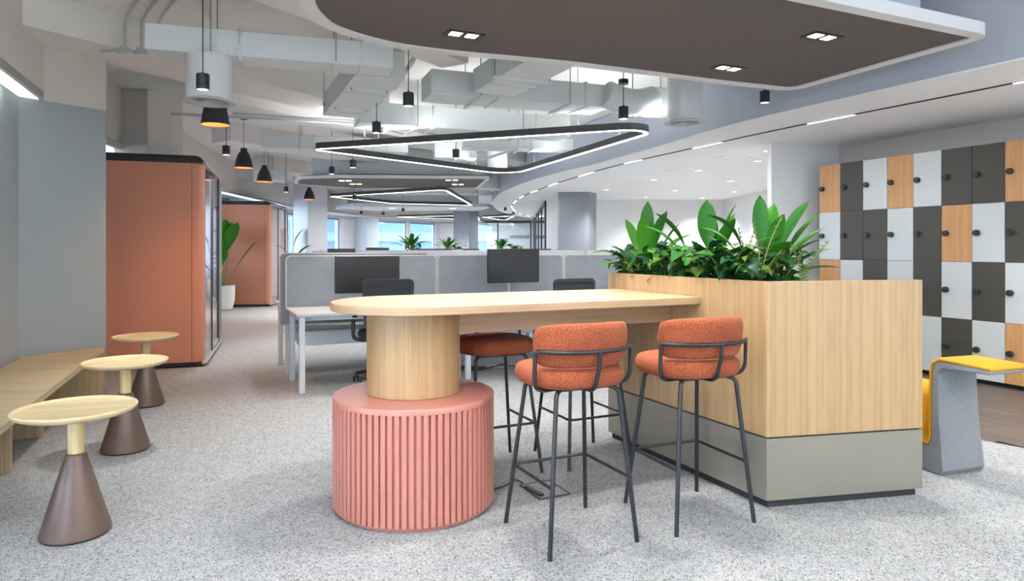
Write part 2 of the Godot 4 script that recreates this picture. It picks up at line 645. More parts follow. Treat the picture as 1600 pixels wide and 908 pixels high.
func make_materials() -> void:
	var gv := grain(11, 0.11, false)
	var gh := grain(23, 0.10, true)
	M.oak_v = textured(c8(178, 147, 105), gv, 0.42, 0.36)
	M.oak_h = textured(c8(182, 155, 119), gh, 0.75, 0.42)
	M.oak_bench = textured(c8(182, 166, 132), gh, 0.8, 0.5)
	M.oak_bench_v = textured(c8(184, 163, 126), gv, 0.6, 0.5)
	M.ash = textured(c8(222, 203, 160), gh, 0.5, 0.42)
	M.ash_v = textured(c8(226, 205, 150), gv, 0.4, 0.42)
	M.locker_wood = textured(c8(203, 153, 100), gv, 0.5, 0.5)
	M.locker_dark = mat(c8(66, 62, 54), 0.55)
	M.locker_light = mat(c8(200, 202, 200), 0.5)
	M.locker_case = mat(c8(120, 118, 112), 0.6)
	M.plank_a = textured(c8(91, 79, 73), gh, 0.9, 0.45)
	M.plank_b = textured(c8(86, 75, 69), gh, 0.7, 0.45)
	M.plank_c = textured(c8(95, 84, 78), gh, 0.8, 0.45)
	var carpet := fleck_carpet(1024)
	M.carpet = relief(textured(c8(190, 190, 191), carpet, 1.9, 0.95, true), carpet, 0.2)
	M.carpet.uv1_triplanar_sharpness = 20.0
	var boucle := speckle(31, 512, 0.62, 1.0, 0.12, 0.48, 3.6)
	M.orange = relief(textured(c8(166, 82, 46), boucle, 0.32, 0.95), boucle, 0.25)
	M.orange.rim_enabled = true
	M.orange.rim = 0.25
	M.orange.rim_tint = 0.6
	var felt := speckle(47, 512, 0.80, 1.0, 0.14, 0.48, 2.6)
	M.felt = relief(textured(c8(158, 160, 164), felt, 0.5, 0.95), felt, 0.06)
	M.felt_dark = relief(textured(c8(140, 142, 144), felt, 0.45, 0.95), felt, 0.08)
	M.felt_edge = mat(c8(206, 198, 193), 0.9)
	M.yellow = relief(textured(c8(216, 160, 26), felt, 0.3, 0.9), felt, 0.05)
	M.pink = mat(c8(186, 121, 107), 0.32)
	M.pink_dark = mat(c8(206, 126, 114), 0.4)
	M.black = mat(c8(34, 35, 37), 0.45)
	M.black_metal = mat(c8(40, 41, 44), 0.38, 0.2)
	M.soft_black = mat(c8(46, 47, 50), 0.75)
	M.plinth = mat(c8(38, 38, 40), 0.6)
	M.panel_metal = mat(c8(142, 135, 122), 0.34, 0.35)
	M.cone_metal = mat(c8(104, 86, 76), 0.42, 0.35)
	M.white = mat(c8(184, 187, 190), 0.5)
	M.white_metal = mat(c8(195, 199, 201), 0.4)
	M.copper = mat(c8(196, 130, 102), 0.5)
	M.chrome = mat(c8(200, 196, 190), 0.22, 0.9)
	M.frame_grey = mat(c8(176, 178, 178), 0.35, 0.6)
	M.wall_white = mat(c8(230, 229, 228), 0.9)
	M.wall_grey = mat(c8(152, 160, 163), 0.85)
	M.wall_taupe = mat(c8(207, 200, 193), 0.9)
	M.fascia = mat(c8(184, 192, 203), 0.85)
	M.column_grey = mat(c8(136, 140, 147), 0.8)
	M.column_light = mat(c8(214, 217, 222), 0.85)
	M.ceiling = mat(c8(234, 232, 228), 0.92)
	M.beam = mat(c8(226, 223, 218), 0.92)
	M.soffit = mat(c8(247, 247, 246), 0.9)
	M.duct = mat(c8(214, 220, 220), 0.7)
	M.duct_bright = mat(c8(216, 218, 220), 0.7)
	M.pipe = mat(c8(186, 189, 191), 0.6)
	M.rod = mat(c8(140, 144, 148), 0.5, 0.3)
	var weave := speckle(61, 512, 0.86, 1.0, 0.2, 0.48, 2.5)
	M.raft = textured(c8(104, 97, 95), weave, 0.5, 0.9)
	M.raft_rim = mat(c8(222, 222, 222), 0.7)
	M.far_raft = textured(c8(100, 97, 91), weave, 0.5, 0.9)
	M.screen = mat(c8(40, 39, 40), 0.28)
	M.mesh_back = mat(c8(44, 46, 49), 0.8)
	M.soil = mat(c8(40, 34, 30), 0.95)
	M.pot = mat(c8(222, 222, 214), 0.6)
	M.storage = mat(c8(92, 88, 84), 0.6)
	M.window_frame = mat(c8(150, 172, 196), 0.4, 0.3)
	M.cable = mat(c8(50, 50, 52), 0.6)
	M.led = glow(Color(1.0, 0.99, 0.97), 3.2)
	M.spot_glow = glow(Color(1.0, 0.97, 0.92), 3.0)
	M.warm_inner = glow(Color(1.0, 0.58, 0.30), 1.1)
	M.cove = glow(Color(0.93, 1.0, 0.97), 0.75)
	M.ring_frame = mat(c8(66, 65, 66), 0.5)
	M.slot = mat(c8(45, 43, 42), 0.6)
	M.glass = mat(Color(0.80, 0.86, 0.90, 0.10), 0.02)
	M.glass.transparency = BaseMaterial3D.TRANSPARENCY_ALPHA
	M.pane = mat(Color(0.82, 0.9, 0.96, 0.12), 0.02)
	M.pane.transparency = BaseMaterial3D.TRANSPARENCY_ALPHA
	M.booth_grey = mat(c8(150, 154, 158), 0.9)
	M.facade_a = mat(c8(88, 108, 128), 0.8)
	M.facade_b = mat(c8(74, 95, 118), 0.8)
	M.facade_c = mat(c8(102, 118, 132), 0.8)
	M.leaf_a = leaf_mat(Color(0.028, 0.15, 0.008), 0.5)
	M.leaf_b = leaf_mat(Color(0.016, 0.09, 0.01), 0.5)
	M.leaf_c = leaf_mat(Color(0.07, 0.13, 0.022), 0.45)
	M.leaf_d = leaf_mat(Color(0.012, 0.05, 0.02), 0.4)
	M.leaf_e = leaf_mat(Color(0.2, 0.25, 0.09), 0.5)
	M.stem = mat(c8(110, 120, 60), 0.6)

func leaf_mat(lin: Color, rough: float) -> StandardMaterial3D:
	var m := mat(lin.linear_to_srgb(), rough)
	m.vertex_color_use_as_albedo = true
	m.metallic_specular = 0.3
	m.backlight_enabled = true
	m.backlight = Color(lin.r * 0.5, lin.g * 0.6, lin.b * 0.4)
	m.cull_mode = BaseMaterial3D.CULL_DISABLED
	return m

# ------------------------------------------------------------------ setting
func wall_box(a: Vector2, b: Vector2, thick: float, y0: float, y1: float) -> ArrayMesh:
	# thickness to the left of a->b seen from above in plan (x, d)
	var t := (b - a).normalized()
	var n := Vector2(-t.y, t.x) * thick
	return prism(plan([[a.x, a.y], [b.x, b.y], [b.x + n.x, b.y + n.y], [a.x + n.x, a.y + n.y]]), y0, y1)

func build_shell() -> void:
	# carpet outline leaves out the strip of wooden floor along the lockers
	var edge := [[4.6, 1.6], [4.15, 2.9], [3.72, 3.95], [3.34, 4.42], [3.19, 4.6], [2.95, 5.3], [2.66, 6.4], [2.5, 7.6], [2.45, 8.9]]
	var carpet := [[-12.0, -7.0], [-12.0, 34.0], [14.0, 34.0], [14.0, 9.4], [2.45, 9.4]]
	var back := edge.duplicate()
	back.reverse()
	carpet += back
	carpet += [[4.9, 0.4], [4.9, -7.0]]
	struct("floor", prism(plan(carpet), -0.12, 0.0), M.carpet, Vector3.ZERO, 0.0, "grey flecked carpet covering the whole office floor", "carpet")
	var wood := edge.duplicate()
	wood += [[2.45, 9.4], [9.0, 9.4], [9.0, 0.4], [4.9, 0.4]]
	var base := struct("floor", prism(plan(wood), -0.12, -0.012), M.plinth, Vector3.ZERO, 0.0, "brown wooden plank floor along the lockers", "wood floor")
	var outline := plan(wood)
	var mats := [M.plank_a, M.plank_b, M.plank_c]
	for row in 30:
		for k in 9:
			var b := 2.6 + row * 0.16
			var a := -3.6 + k * 1.25 + (0.42 if row % 2 else 0.0) + (0.3 if row % 3 == 0 else 0.0)
			var q := PackedVector2Array()
			for c in [[0.0015, 0.0015], [0.1585, 0.0015], [0.1585, 1.2485], [0.0015, 1.2485]]:
				var w := UV(b + c[0], a + c[1])
				q.append(Vector2(w.x, w.z))
			for piece in Geometry2D.intersect_polygons(q, outline):
				if absf(area(piece)) > 0.01 and piece.size() < 30:
					part(base, "plank", prism(piece, -0.012, 0.0), mats[(row * 7 + k * 5) % 3])
	struct("ceiling", prism(plan([[-12, -7], [-12, 34], [14, 34], [14, -7]]), 3.29, 3.45), M.ceiling)
	# walls behind the camera and at the far right
	struct("wall_back", wall_box(Vector2(14, -7), Vector2(3, -7), -0.2, 0, 3.29), M.wall_white)
	struct("wall_back", wall_box(Vector2(-5.4, -7), Vector2(-12, -7), -0.2, 0, 3.29), M.wall_white)
	window_wall("wall_back", Vector2(-5.4, -7.0), Vector2(3.0, -7.0), [[0.4, 3.9]], 0.5, 2.9, -0.22)  # unseen window, placed to let daylight onto the camera-facing sides
	struct("wall_right", wall_box(Vector2(14, -7), Vector2(14, 34), -0.2, 0, 3.29), M.wall_white)
	# wall behind the lockers and its short return
	var d := Vector2(-0.424, 0.906)
	var n := Vector2(0.906, 0.424)
	var p := Vector2(4.262, 7.035) + n * 0.52
	struct("wall_lockers", wall_box(p - d * 9.0, p + d * 1.75, -0.15, 0, 2.6), M.wall_taupe)
	struct("wall_return", wall_box(Vector2(3.2, 8.35), Vector2(4.3, 8.58), 0.09, 0, 2.6), M.wall_white)
	# white walls under the soffit
	struct("wall_far", wall_box(Vector2(0.92, 17.9), Vector2(5.75, 17.9), 0.2, 0, 2.6), M.wall_white)
	struct("wall_side", wall_box(Vector2(5.6, 17.9), Vector2(5.95, 8.9), 0.2, 0, 2.6), M.wall_white)
	# far end of the office
	struct("wall_end", wall_box(Vector2(-1.0, 31.5), Vector2(6.0, 31.5), 0.25, 0, 3.29), M.wall_white)
	# free columns
	struct("column", prism(rounded(plan([[1.06, 15.5], [1.74, 15.4], [2.02, 15.95], [1.5, 16.4], [1.1, 16.3]]), [0.02, 0.16, 0.16, 0.05, 0.02], 6), 0, 2.6), M.column_grey, Vector3.ZERO, 0.0, "dark grey rounded column under the white soffit", "column")
	struct("column", prism(plan([[-2.09, 24.2], [-1.52, 23.9], [-1.22, 24.5], [-1.75, 24.9]]), 0, 3.29), M.column_grey, Vector3.ZERO, 0.0, "grey square column standing among the far desks", "column")
	struct("column", prism(plan([[-6.1, 18.9], [-5.58, 18.5], [-5.14, 18.85], [-5.65, 19.3]]), 0, 3.29), M.column_light, Vector3.ZERO, 0.0, "pale column beside the second booth", "column")
	struct("column", prism(plan([[-6.25, 26.7], [-5.68, 26.5], [-5.28, 26.8], [-5.8, 27.3]]), 0, 3.29), M.column_light, Vector3.ZERO, 0.0, "pale column between the far windows", "column")

func window_unit(a: Vector2, b: Vector2, y0: float, y1: float, lights: int) -> void:
	var len_ := a.distance_to(b)
	var t := (b - a).normalized()
	var o := Node3D.new()
	o.name = numbered("window_1")
	if used["window_1"] > 0:
		o.name = "window_%d" % (used["window_1"] + 1)
	add_child(o)
	o.position = P(a.x, a.y)
	o.rotation.y = atan2(t.y, t.x)
	o.set_meta("kind", "structure")
	var st := start()
	for y in [y0 + 0.03, y1 - 0.03]:
		add_box(st, Vector3(len_ / 2, y, 0), Vector3(len_, 0.06, 0.08), 0.006)
	for k in lights + 1:
		add_box(st, Vector3(lerpf(0.03, len_ - 0.03, float(k) / lights), (y0 + y1) / 2, 0), Vector3(0.06, y1 - y0 - 0.12, 0.08), 0.006)
	part(o, "window_frame", done(st), M.window_frame)
	for k in lights:
		var w := (len_ - 0.06) / lights
		part(o, "pane", box(Vector3(w - 0.06, y1 - y0 - 0.12, 0.008)), M.pane, Vector3(0.03 + w * (k + 0.5), (y0 + y1) / 2, 0))

# wall from a to b with openings [from, to] (metres along the wall) between sill and head
func window_wall(called: String, a: Vector2, b: Vector2, openings: Array, sill: float, head: float, thick := 0.22) -> void:
	var t := (b - a).normalized()
	var len_ := a.distance_to(b)
	struct(called, wall_box(a, b, thick, 0, sill), M.wall_white)
	struct(called, wall_box(a, b, thick, head, 3.29), M.wall_taupe)
	var from := 0.0
	for o in openings + [[len_, len_]]:
		if o[0] - from > 0.02:
			struct(called, wall_box(a + t * from, a + t * o[0], thick, sill, head), M.wall_white)
		from = o[1]
	for o in openings:
		var mid := Vector2(-t.y, t.x) * thick * 0.5
		window_unit(a + t * o[0] + mid, a + t * o[1] + mid, sill, head, maxi(1, roundi((o[1] - o[0]) / 1.5)))

func build_perimeter() -> void:
	# near left: grey wall with a short angled face, a bench stands against it
	struct("wall_left", prism(plan([[-3.67, 6.12], [-4.04, 5.545], [-2.85, 2.6], [-3.06, 2.5], [-4.3, 5.55], [-3.9, 6.2]]), 0, 2.55), M.wall_grey)
	struct("wall_left", prism(plan([[-3.67, 6.12], [-3.94, 5.7], [-4.15, 5.85], [-3.9, 6.2]]), 2.55, 3.29), M.wall_taupe)
	# bulkhead over the bench: its lower face is the white soffit
	struct("ceiling", prism(plan([[-3.94, 5.7], [-2.18, 1.35], [-5.6, 1.35], [-5.6, 6.5], [-4.15, 6.3], [-4.15, 5.85]]), 2.56, 2.62), M.soffit)
	struct("wall_bulkhead", prism(plan([[-3.94, 5.7], [-2.18, 1.35], [-2.2, 1.35], [-3.96, 5.7]]), 2.55, 3.29), M.wall_taupe)
	# the window side beyond the first booth
	var f := [[-4.74, 7.92], [-4.93, 8.76], [-5.5, 11.2], [-6.2, 14.4], [-6.5, 19.7], [-6.2, 22.4], [-5.64, 25.4], [-4.6, 28.0], [-2.6, 29.8], [-0.6, 30.6]]
	for i in f.size() - 1:
		struct("wall_fascia", wall_box(Vector2(f[i][0], f[i][1]), Vector2(f[i + 1][0], f[i + 1][1]), 0.1, 2.55, 3.29), M.wall_taupe)
	var g := [[-0.3, 31.6], [-3.3, 31.0], [-5.3, 29.0], [-6.5, 26.2], [-7.1, 22.6], [-7.3, 19.8], [-7.0, 14.5], [-6.3, 11.0], [-5.7, 8.4], [-5.6, 7.6]]
	var under := []
	for q in f:
		under.append(q)
	struct("ceiling", prism(plan(under + g), 2.56, 2.60), M.soffit)
	# taupe wall and pier between the grey wall and the fascia
	struct("wall_pier", prism(plan([[-4.15, 6.3], [-4.5, 7.4], [-4.6, 7.7], [-4.82, 7.92], [-5.7, 7.92], [-5.7, 6.3]]), 2.56, 3.29), M.wall_taupe)
	struct("column", prism(plan([[-4.53, 8.42], [-4.34, 8.92], [-4.8, 9.15], [-5.1, 8.85], [-4.95, 8.42]]), 0, 3.29), M.wall_taupe, Vector3.ZERO, 0.0, "taupe pier rising behind the first booth", "column")
	# window walls, seen from inside right to left
	window_wall("wall_window", Vector2(-7.3, 19.8), Vector2(-7.0, 14.5), [[0.5, 2.2], [2.6, 4.6]], 0.9, 2.56, -0.22)
	window_wall("wall_window", Vector2(-7.0, 14.5), Vector2(-5.7, 8.4), [[0.5, 2.8], [3.2, 5.8]], 0.9, 2.56, -0.22)
	window_wall("wall_window", Vector2(-5.7, 8.4), Vector2(-5.6, 1.35), [[0.4, 1.6]], 0.9, 2.56, -0.22)
	window_wall("wall_window", Vector2(-6.5, 26.2), Vector2(-7.3, 19.8), [[0.35, 2.1], [2.6, 5.9]], 0.9, 2.45, -0.22)
	window_wall("wall_window", Vector2(-3.3, 31.0), Vector2(-6.5, 26.2), [[0.3, 2.0], [2.2, 4.1]], 0.9, 2.45, -0.22)
	window_wall("wall_window", Vector2(-0.3, 31.6), Vector2(-3.3, 31.0), [[0.3, 1.4]], 0.9, 2.45, -0.22)
	# unseen windows left of and behind the camera, placed to bring in cool daylight
	window_wall("wall_window", Vector2(-5.6, 1.35), Vector2(-5.6, -7.0), [[0.3, 4.0], [4.2, 8.0]], 0.3, 3.15, -0.22)

func cove(label: String, outline: Array, y: float) -> void:
	var t := thing("cove_light", label, "light", Vector3.ZERO, 0.0, "cove lights above the window side")
	part(t, "diffuser_light", prism(plan(outline), y, y + 0.01), M.cove)
	var a := P((outline[0][0] + outline[3][0]) * 0.5, (outline[0][1] + outline[3][1]) * 0.5, y - 0.01)
	var b := P((outline[1][0] + outline[2][0]) * 0.5, (outline[1][1] + outline[2][1]) * 0.5, y - 0.01)
	strip(t, a.lerp(b, 0.15), a.lerp(b, 0.9), 0.06, 0.3, Color(0.97, 1.0, 0.99))

func build_soffit() -> void:
	cove("bright strip of cove light above the grey wall at upper left", [[-3.965, 5.67], [-2.735, 2.63], [-2.83, 2.59], [-4.045, 5.56]], 2.549)
	cove("bright strip of cove light above the first copper booth", [[-4.84, 7.97], [-5.06, 8.95], [-5.3, 8.9], [-5.1, 7.9]], 2.55)
	cove("bright strip of cove light above the second copper booth", [[-5.65, 11.4], [-6.32, 14.45], [-6.55, 14.4], [-5.9, 11.3]], 2.55)
	cove("bright strip of cove light above the far windows at left", [[-6.32, 14.7], [-6.62, 19.6], [-6.8, 19.6], [-6.55, 14.7]], 2.55)
	var edge := [[8.0, -6.9], [6.4, -2.2], [5.2, 1.1], [4.25, 3.1], [3.5, 4.63], [2.83, 5.98], [2.51, 6.64], [2.2, 7.48], [1.84, 8.75], [1.25, 10.5], [0.67, 12.0], [0.29, 13.2], [-0.13, 15.1], [-0.4, 16.98], [-0.55, 18.84], [-0.58, 20.53], [-0.42, 23.31], [0.02, 25.95], [0.86, 29.26], [1.4, 31.4]]
	var c := Curve2D.new()
	for i in edge.size():
		var p := Vector2(edge[i][0], -edge[i][1])
		var q0: Array = edge[maxi(i - 1, 0)]
		var q1: Array = edge[mini(i + 1, edge.size() - 1)]
		var t := (Vector2(q1[0], -q1[1]) - Vector2(q0[0], -q0[1])) / 6.0
		c.add_point(p, -t, t)
	c.bake_interval = 0.35
	var poly := PackedVector2Array(c.get_baked_points())
	poly.append(Vector2(14, -31.4))
	poly.append(Vector2(14, 6.9))
	var st := start()
	add_prism(st, poly, 2.612, 3.28)
	struct("ceiling", done(st), M.fascia, Vector3.ZERO, 0.0, "blue grey curved fascia above the white lowered ceiling", "ceiling")
	struct("ceiling", prism(poly, 2.6, 2.612), M.soffit, Vector3.ZERO, 0.0, "white lowered ceiling with a long curved edge", "ceiling")
	# the slot with short bright lengths
	var s := [[4.6, 3.75], [3.92, 5.29], [3.3, 6.52], [3.06, 7.0], [2.83, 7.5], [2.54, 8.2], [2.33, 8.71], [1.88, 9.82], [1.71, 10.25], [1.37, 11.4], [1.19, 12.1], [0.9, 13.3], [0.76, 13.9], [0.56, 14.95], [0.43, 15.56], [0.28, 16.5], [0.19, 17.3], [0.12, 18.1], [0.04, 19.24], [-0.01, 20.3], [0.0, 21.3], [0.13, 23.4], [0.27, 24.7], [0.35, 25.2], [0.58, 26.4], [0.71, 26.9], [0.95, 27.8], [1.1, 28.4]]
	var sc := Curve2D.new()
	for i in s.size():
		var p := Vector2(s[i][0], -s[i][1])
		var q0: Array = s[maxi(i - 1, 0)]
		var q1: Array = s[mini(i + 1, s.size() - 1)]
		var t := (Vector2(q1[0], -q1[1]) - Vector2(q0[0], -q0[1])) / 6.0
		sc.add_point(p, -t, t)
	sc.bake_interval = 0.1
	var track := thing("linear_light", "thin black lighting slot with short bright lengths curving along the white ceiling", "light", Vector3.ZERO)
	ribbon(track, "channel", sc, 0.0, sc.get_baked_length(), 0.012, 2.592, 2.601, M.slot)
	var lit := [[[4.6, 3.75], [3.92, 5.29]], [[3.3, 6.52], [3.06, 7.0]], [[2.54, 8.2], [2.33, 8.71]], [[1.88, 9.82], [1.71, 10.25]], [[1.37, 11.4], [1.19, 12.1]], [[0.9, 13.3], [0.76, 13.9]], [[0.56, 14.95], [0.43, 15.56]], [[0.28, 16.5], [0.19, 17.3]], [[0.12, 18.1], [0.04, 19.24]], [[-0.01, 20.3], [0.0, 21.3]], [[0.0, 21.7], [0.13, 23.4]], [[0.27, 24.7], [0.35, 25.2]], [[0.58, 26.4], [0.71, 26.9]], [[0.95, 27.8], [1.1, 28.4]]]
	for q in lit:
		var o0 := sc.get_closest_offset(Vector2(q[0][0], -q[0][1]))
		var o1 := sc.get_closest_offset(Vector2(q[1][0], -q[1][1]))
		ribbon(track, "diffuser", sc, o0, o1, 0.014, 2.588, 2.5925, M.led)
		strip(track, P(q[0][0], q[0][1], 2.58), P(q[1][0], q[1][1], 2.58), 0.035, 0.55, Color(1, 1, 0.995))
	# small round downlights and air diffusers
	var spots := [[3.63, 10.01], [3.11, 11.24], [2.67, 12.74], [4.19, 12.98], [2.07, 14.89], [3.64, 15.11], [3.36, 17.0], [4.85, 17.2], [5.05, 15.37], [4.9, 11.3], [4.2, 4.9], [5.0, 3.2], [3.4, 9.0], [5.6, 4.6], [5.0, 1.6]]  # over the lockers out of view; last pair added to brighten ceiling and lockers
	for k in spots.size():
		var where: String = ["nearest the lockers' return wall", "second along the row towards the far wall", "third along the row above the planter leaves", "behind the middle leaves", "in front of the grey column", "above the tall middle leaves", "close to the far white wall", "far right beside the white side wall", "right of the pale wall corner", "hidden behind the return wall", "out of view over the lockers", "out of view over the right end of the lockers", "beside the return wall edge", "out of view, added to light the right lockers", "out of view at far right, added to brighten the ceiling"][k]
		var o := thing("recessed_downlight", "small round recessed downlight in the white ceiling, " + where, "light", P(spots[k][0], spots[k][1], 2.6), 0.0, "recessed downlights in the white ceiling")
		part(o, "trim_ring", lathe([Vector2(0.055, 0.0), Vector2(0.06, -0.004), Vector2(0.075, -0.004), Vector2(0.078, 0.0)], 24), M.white)
		part(o, "lens", lathe([Vector2(0.0, -0.003), Vector2(0.056, -0.003), Vector2(0.056, 0.0)], 24), M.spot_glow)
		spot(o, Vector3(0, -0.02, 0), 3.8, Color(1, 1, 0.995), 60.0, 0.05)
	for q in [[3.18, 9.6, "nearest"], [2.78, 11.15, "second"], [2.34, 12.69, "farthest"]]:
		var o := thing("ceiling_diffuser", "round white air diffuser in the white ceiling, %s of the three" % q[2], "air vent", P(q[0], q[1], 2.6), 0.0, "air diffusers in the white ceiling")
		part(o, "outer_ring", lathe([Vector2(0.2, 0.0), Vector2(0.2, -0.012), Vector2(0.25, -0.012), Vector2(0.255, 0.0)], 32), M.soffit)
		part(o, "core", lathe([Vector2(0.0, -0.02), Vector2(0.13, -0.02), Vector2(0.19, -0.004)], 32), M.soffit)

func ribbon(parent: Node3D, called: String, c: Curve2D, o0: float, o1: float, half: float, y0: float, y1: float, m: Material) -> MeshInstance3D:
	var l := PackedVector2Array()
	var r := PackedVector2Array()
	var n := maxi(2, ceili(absf(o1 - o0) / 0.25))
	for i in n + 1:
		var o := lerpf(o0, o1, float(i) / n)
		var p := c.sample_baked(o)
		var t := (c.sample_baked(minf(o + 0.05, c.get_baked_length())) - c.sample_baked(maxf(o - 0.05, 0.0))).normalized()
		l.append(p + Vector2(-t.y, t.x) * half)
		r.append(p - Vector2(-t.y, t.x) * half)
	r.reverse()
	l.append_array(r)
	return part(parent, called, prism(l, y0, y1), m)

func build_beams() -> void:
	# concrete beams under the slab
	for b in [[[-3.95, 4.75], [-1.55, 8.55], 0.62, "first"], [[-3.35, 7.7], [0.7, 14.0], 0.5, "second"], [[-4.4, 10.6], [-1.3, 15.4], 0.5, "third"], [[-5.2, 14.4], [-1.4, 20.4], 0.5, "fourth"], [[-2.4, 3.1], [-0.4, 6.2], 0.3, "near"]]:
		var a := Vector2(b[0][0], b[0][1])
		var e := Vector2(b[1][0], b[1][1])
		struct("ceiling_beam", wall_box(a, e, b[2], 3.0, 3.29), M.beam, Vector3.ZERO, 0.0, "painted concrete beam under the exposed ceiling, %s in depth" % b[3], "beam")

func offset_outline(poly: PackedVector2Array, by: float) -> PackedVector2Array:
	var small := inset(poly, by)
	if (absf(area(small)) < absf(area(poly))) != (by > 0.0):
		small = inset(poly, -by)
	return small

func shrink(poly: PackedVector2Array, by: float) -> PackedVector2Array:
	return Geometry2D.offset_polygon(poly, -by, Geometry2D.JOIN_ROUND)[0]

func build_raft() -> void:
	# outline in the plan, lower face at 2.7 m; straight sides, a round left end
	var ctrl := [[3.77, 0.97], [3.0, 1.03], [1.59, 1.07], [0.67, 1.18], [0.32, 1.19], [0.08, 1.15], [-0.14, 1.06], [-0.32, 0.93], [-0.45, 0.71], [-0.51, 0.52], [-0.52, 0.2], [-0.47, -0.1], [-0.3, -0.4], [0.0, -0.6], [0.4, -0.7], [3.72, -0.74]]
	var pts := PackedVector2Array()
	for q in ctrl:
		var w := UV(q[0], q[1])
		pts.append(Vector2(w.x, w.z))
	var c := Curve2D.new()
	for i in range(1, pts.size() - 1):
		var tan := (pts[i + 1] - pts[i - 1]) / 6.0
		tan = tan.limit_length(0.3 * minf(pts[i].distance_to(pts[i - 1]), pts[i].distance_to(pts[i + 1])))
		c.add_point(pts[i], -tan, tan)
	c.bake_interval = 0.06
	var poly := PackedVector2Array([pts[0]])
	poly.append_array(c.get_baked_points())
	poly.append(pts[pts.size() - 1])
	var radii := []
	radii.resize(poly.size())
	radii.fill(0.0)
	radii[0] = 0.16
	radii[poly.size() - 1] = 0.13
	poly = rounded(poly, radii, 8)
	var smooth_poly := poly
	var o := thing("ceiling_raft", "large suspended ceiling panel with brown underside, white rim and one round end", "ceiling panel", Vector3.ZERO)
	var inner := offset_outline(smooth_poly, 0.085)
	part(o, "rim", ring_prism(smooth_poly, inner, 2.70, 2.78), M.raft_rim)
	part(o, "panel", prism(shrink(smooth_poly, 0.085), 2.712, 2.775), M.raft)
	var up := shrink(smooth_poly, 0.3)
	part(o, "upstand", prism(up, 2.775, 3.29), M.fascia)
	var k := 0
	for q in [[0.56, 0.74, "near the round end"], [2.73, -0.23, "near the straight right edge"], [2.73, 0.64, "near the far right corner"], [0.56, -0.25, "out of view at the near side of the round end"], [1.4, -0.55, "out of view at the middle of the near edge"]]:  # the near pair is out of view, lights the table and near floor
		var l := thing("twin_downlight", "black framed twin downlight in the brown panel, %s" % q[2], "light", UV(q[0], q[1], 2.712), TURN, "twin downlights in the brown panel")
		var st := start()
		for s in [-1.0, 1.0]:
			add_box(st, Vector3(0, -0.003, s * 0.058), Vector3(0.24, 0.008, 0.022), 0.001)
			add_box(st, Vector3(s * 0.116, -0.003, 0), Vector3(0.022, 0.008, 0.13), 0.001)
		add_box(st, Vector3(0, -0.003, 0), Vector3(0.02, 0.008, 0.11), 0.001)
		part(l, "frame", done(st), M.black)
		for s in [-1.0, 1.0]:
			part(l, "lamp", box(Vector3(0.074, 0.006, 0.074), 0.001), M.spot_glow, Vector3(s * 0.056, -0.004, 0))
			spot(l, Vector3(s * 0.056, -0.03, 0), 1.4, Color(1, 0.995, 0.985), 52.0, 0.04)
		k += 1

func build_far_rafts() -> void:
	var far := thing("ceiling_raft", "distant suspended ceiling panel with grey underside and white rim behind the ring light", "ceiling panel", Vector3.ZERO)
	var poly := rounded(plan([[-0.42, 13.15], [-0.75, 15.2], [-3.6, 15.4], [-4.62, 14.3], [-4.2, 13.2], [-3.4, 12.95]]), [0.16, 0.16, 0.6, 0.5, 0.4, 0.4], 8)
	var inner := offset_outline(poly, 0.07)
	part(far, "rim", ring_prism(poly, inner, 2.665, 2.72), M.raft_rim)
	part(far, "panel", prism(shrink(poly, 0.07), 2.672, 2.745), M.far_raft)
	part(far, "upstand", prism(shrink(poly, 0.35), 2.745, 3.29), M.duct)
	for q in [[-3.35, 13.6], [-3.3, 14.3], [-1.2, 13.5], [-1.15, 14.4]]:
		for s in [-0.07, 0.07]:
			part(far, "lamp", box(Vector3(0.1, 0.006, 0.1)), M.spot_glow, P(q[0] + s, q[1], 2.669))
		spot(far, P(q[0], q[1], 2.65), 6.0, Color(1, 0.995, 0.985), 55.0, 0.06)
	var third := thing("ceiling_raft", "thin pale ceiling panel at the far end of the office", "ceiling panel", Vector3.ZERO)
	var p3 := rounded(plan([[-0.6, 21.5], [-1.2, 24.0], [-5.0, 24.0], [-6.0, 22.6], [-5.0, 21.4]]), 0.4, 6)
	part(third, "rim", ring_prism(p3, offset_outline(p3, 0.08), 2.64, 2.74), M.raft_rim)
	part(third, "panel", prism(offset_outline(p3, 0.08), 2.66, 2.73), M.raft_rim)
	part(third, "upstand", prism(shrink(p3, 0.4), 2.73, 3.29), M.duct)
	for q in [[-4.0, 22.6], [-2.0, 22.8]]:
		part(third, "lamp", box(Vector3(0.2, 0.006, 0.1)), M.spot_glow, P(q[0], q[1], 2.657))
		spot(third, P(q[0], q[1], 2.63), 8.0, Color(1, 0.97, 0.92), 60.0, 0.06)

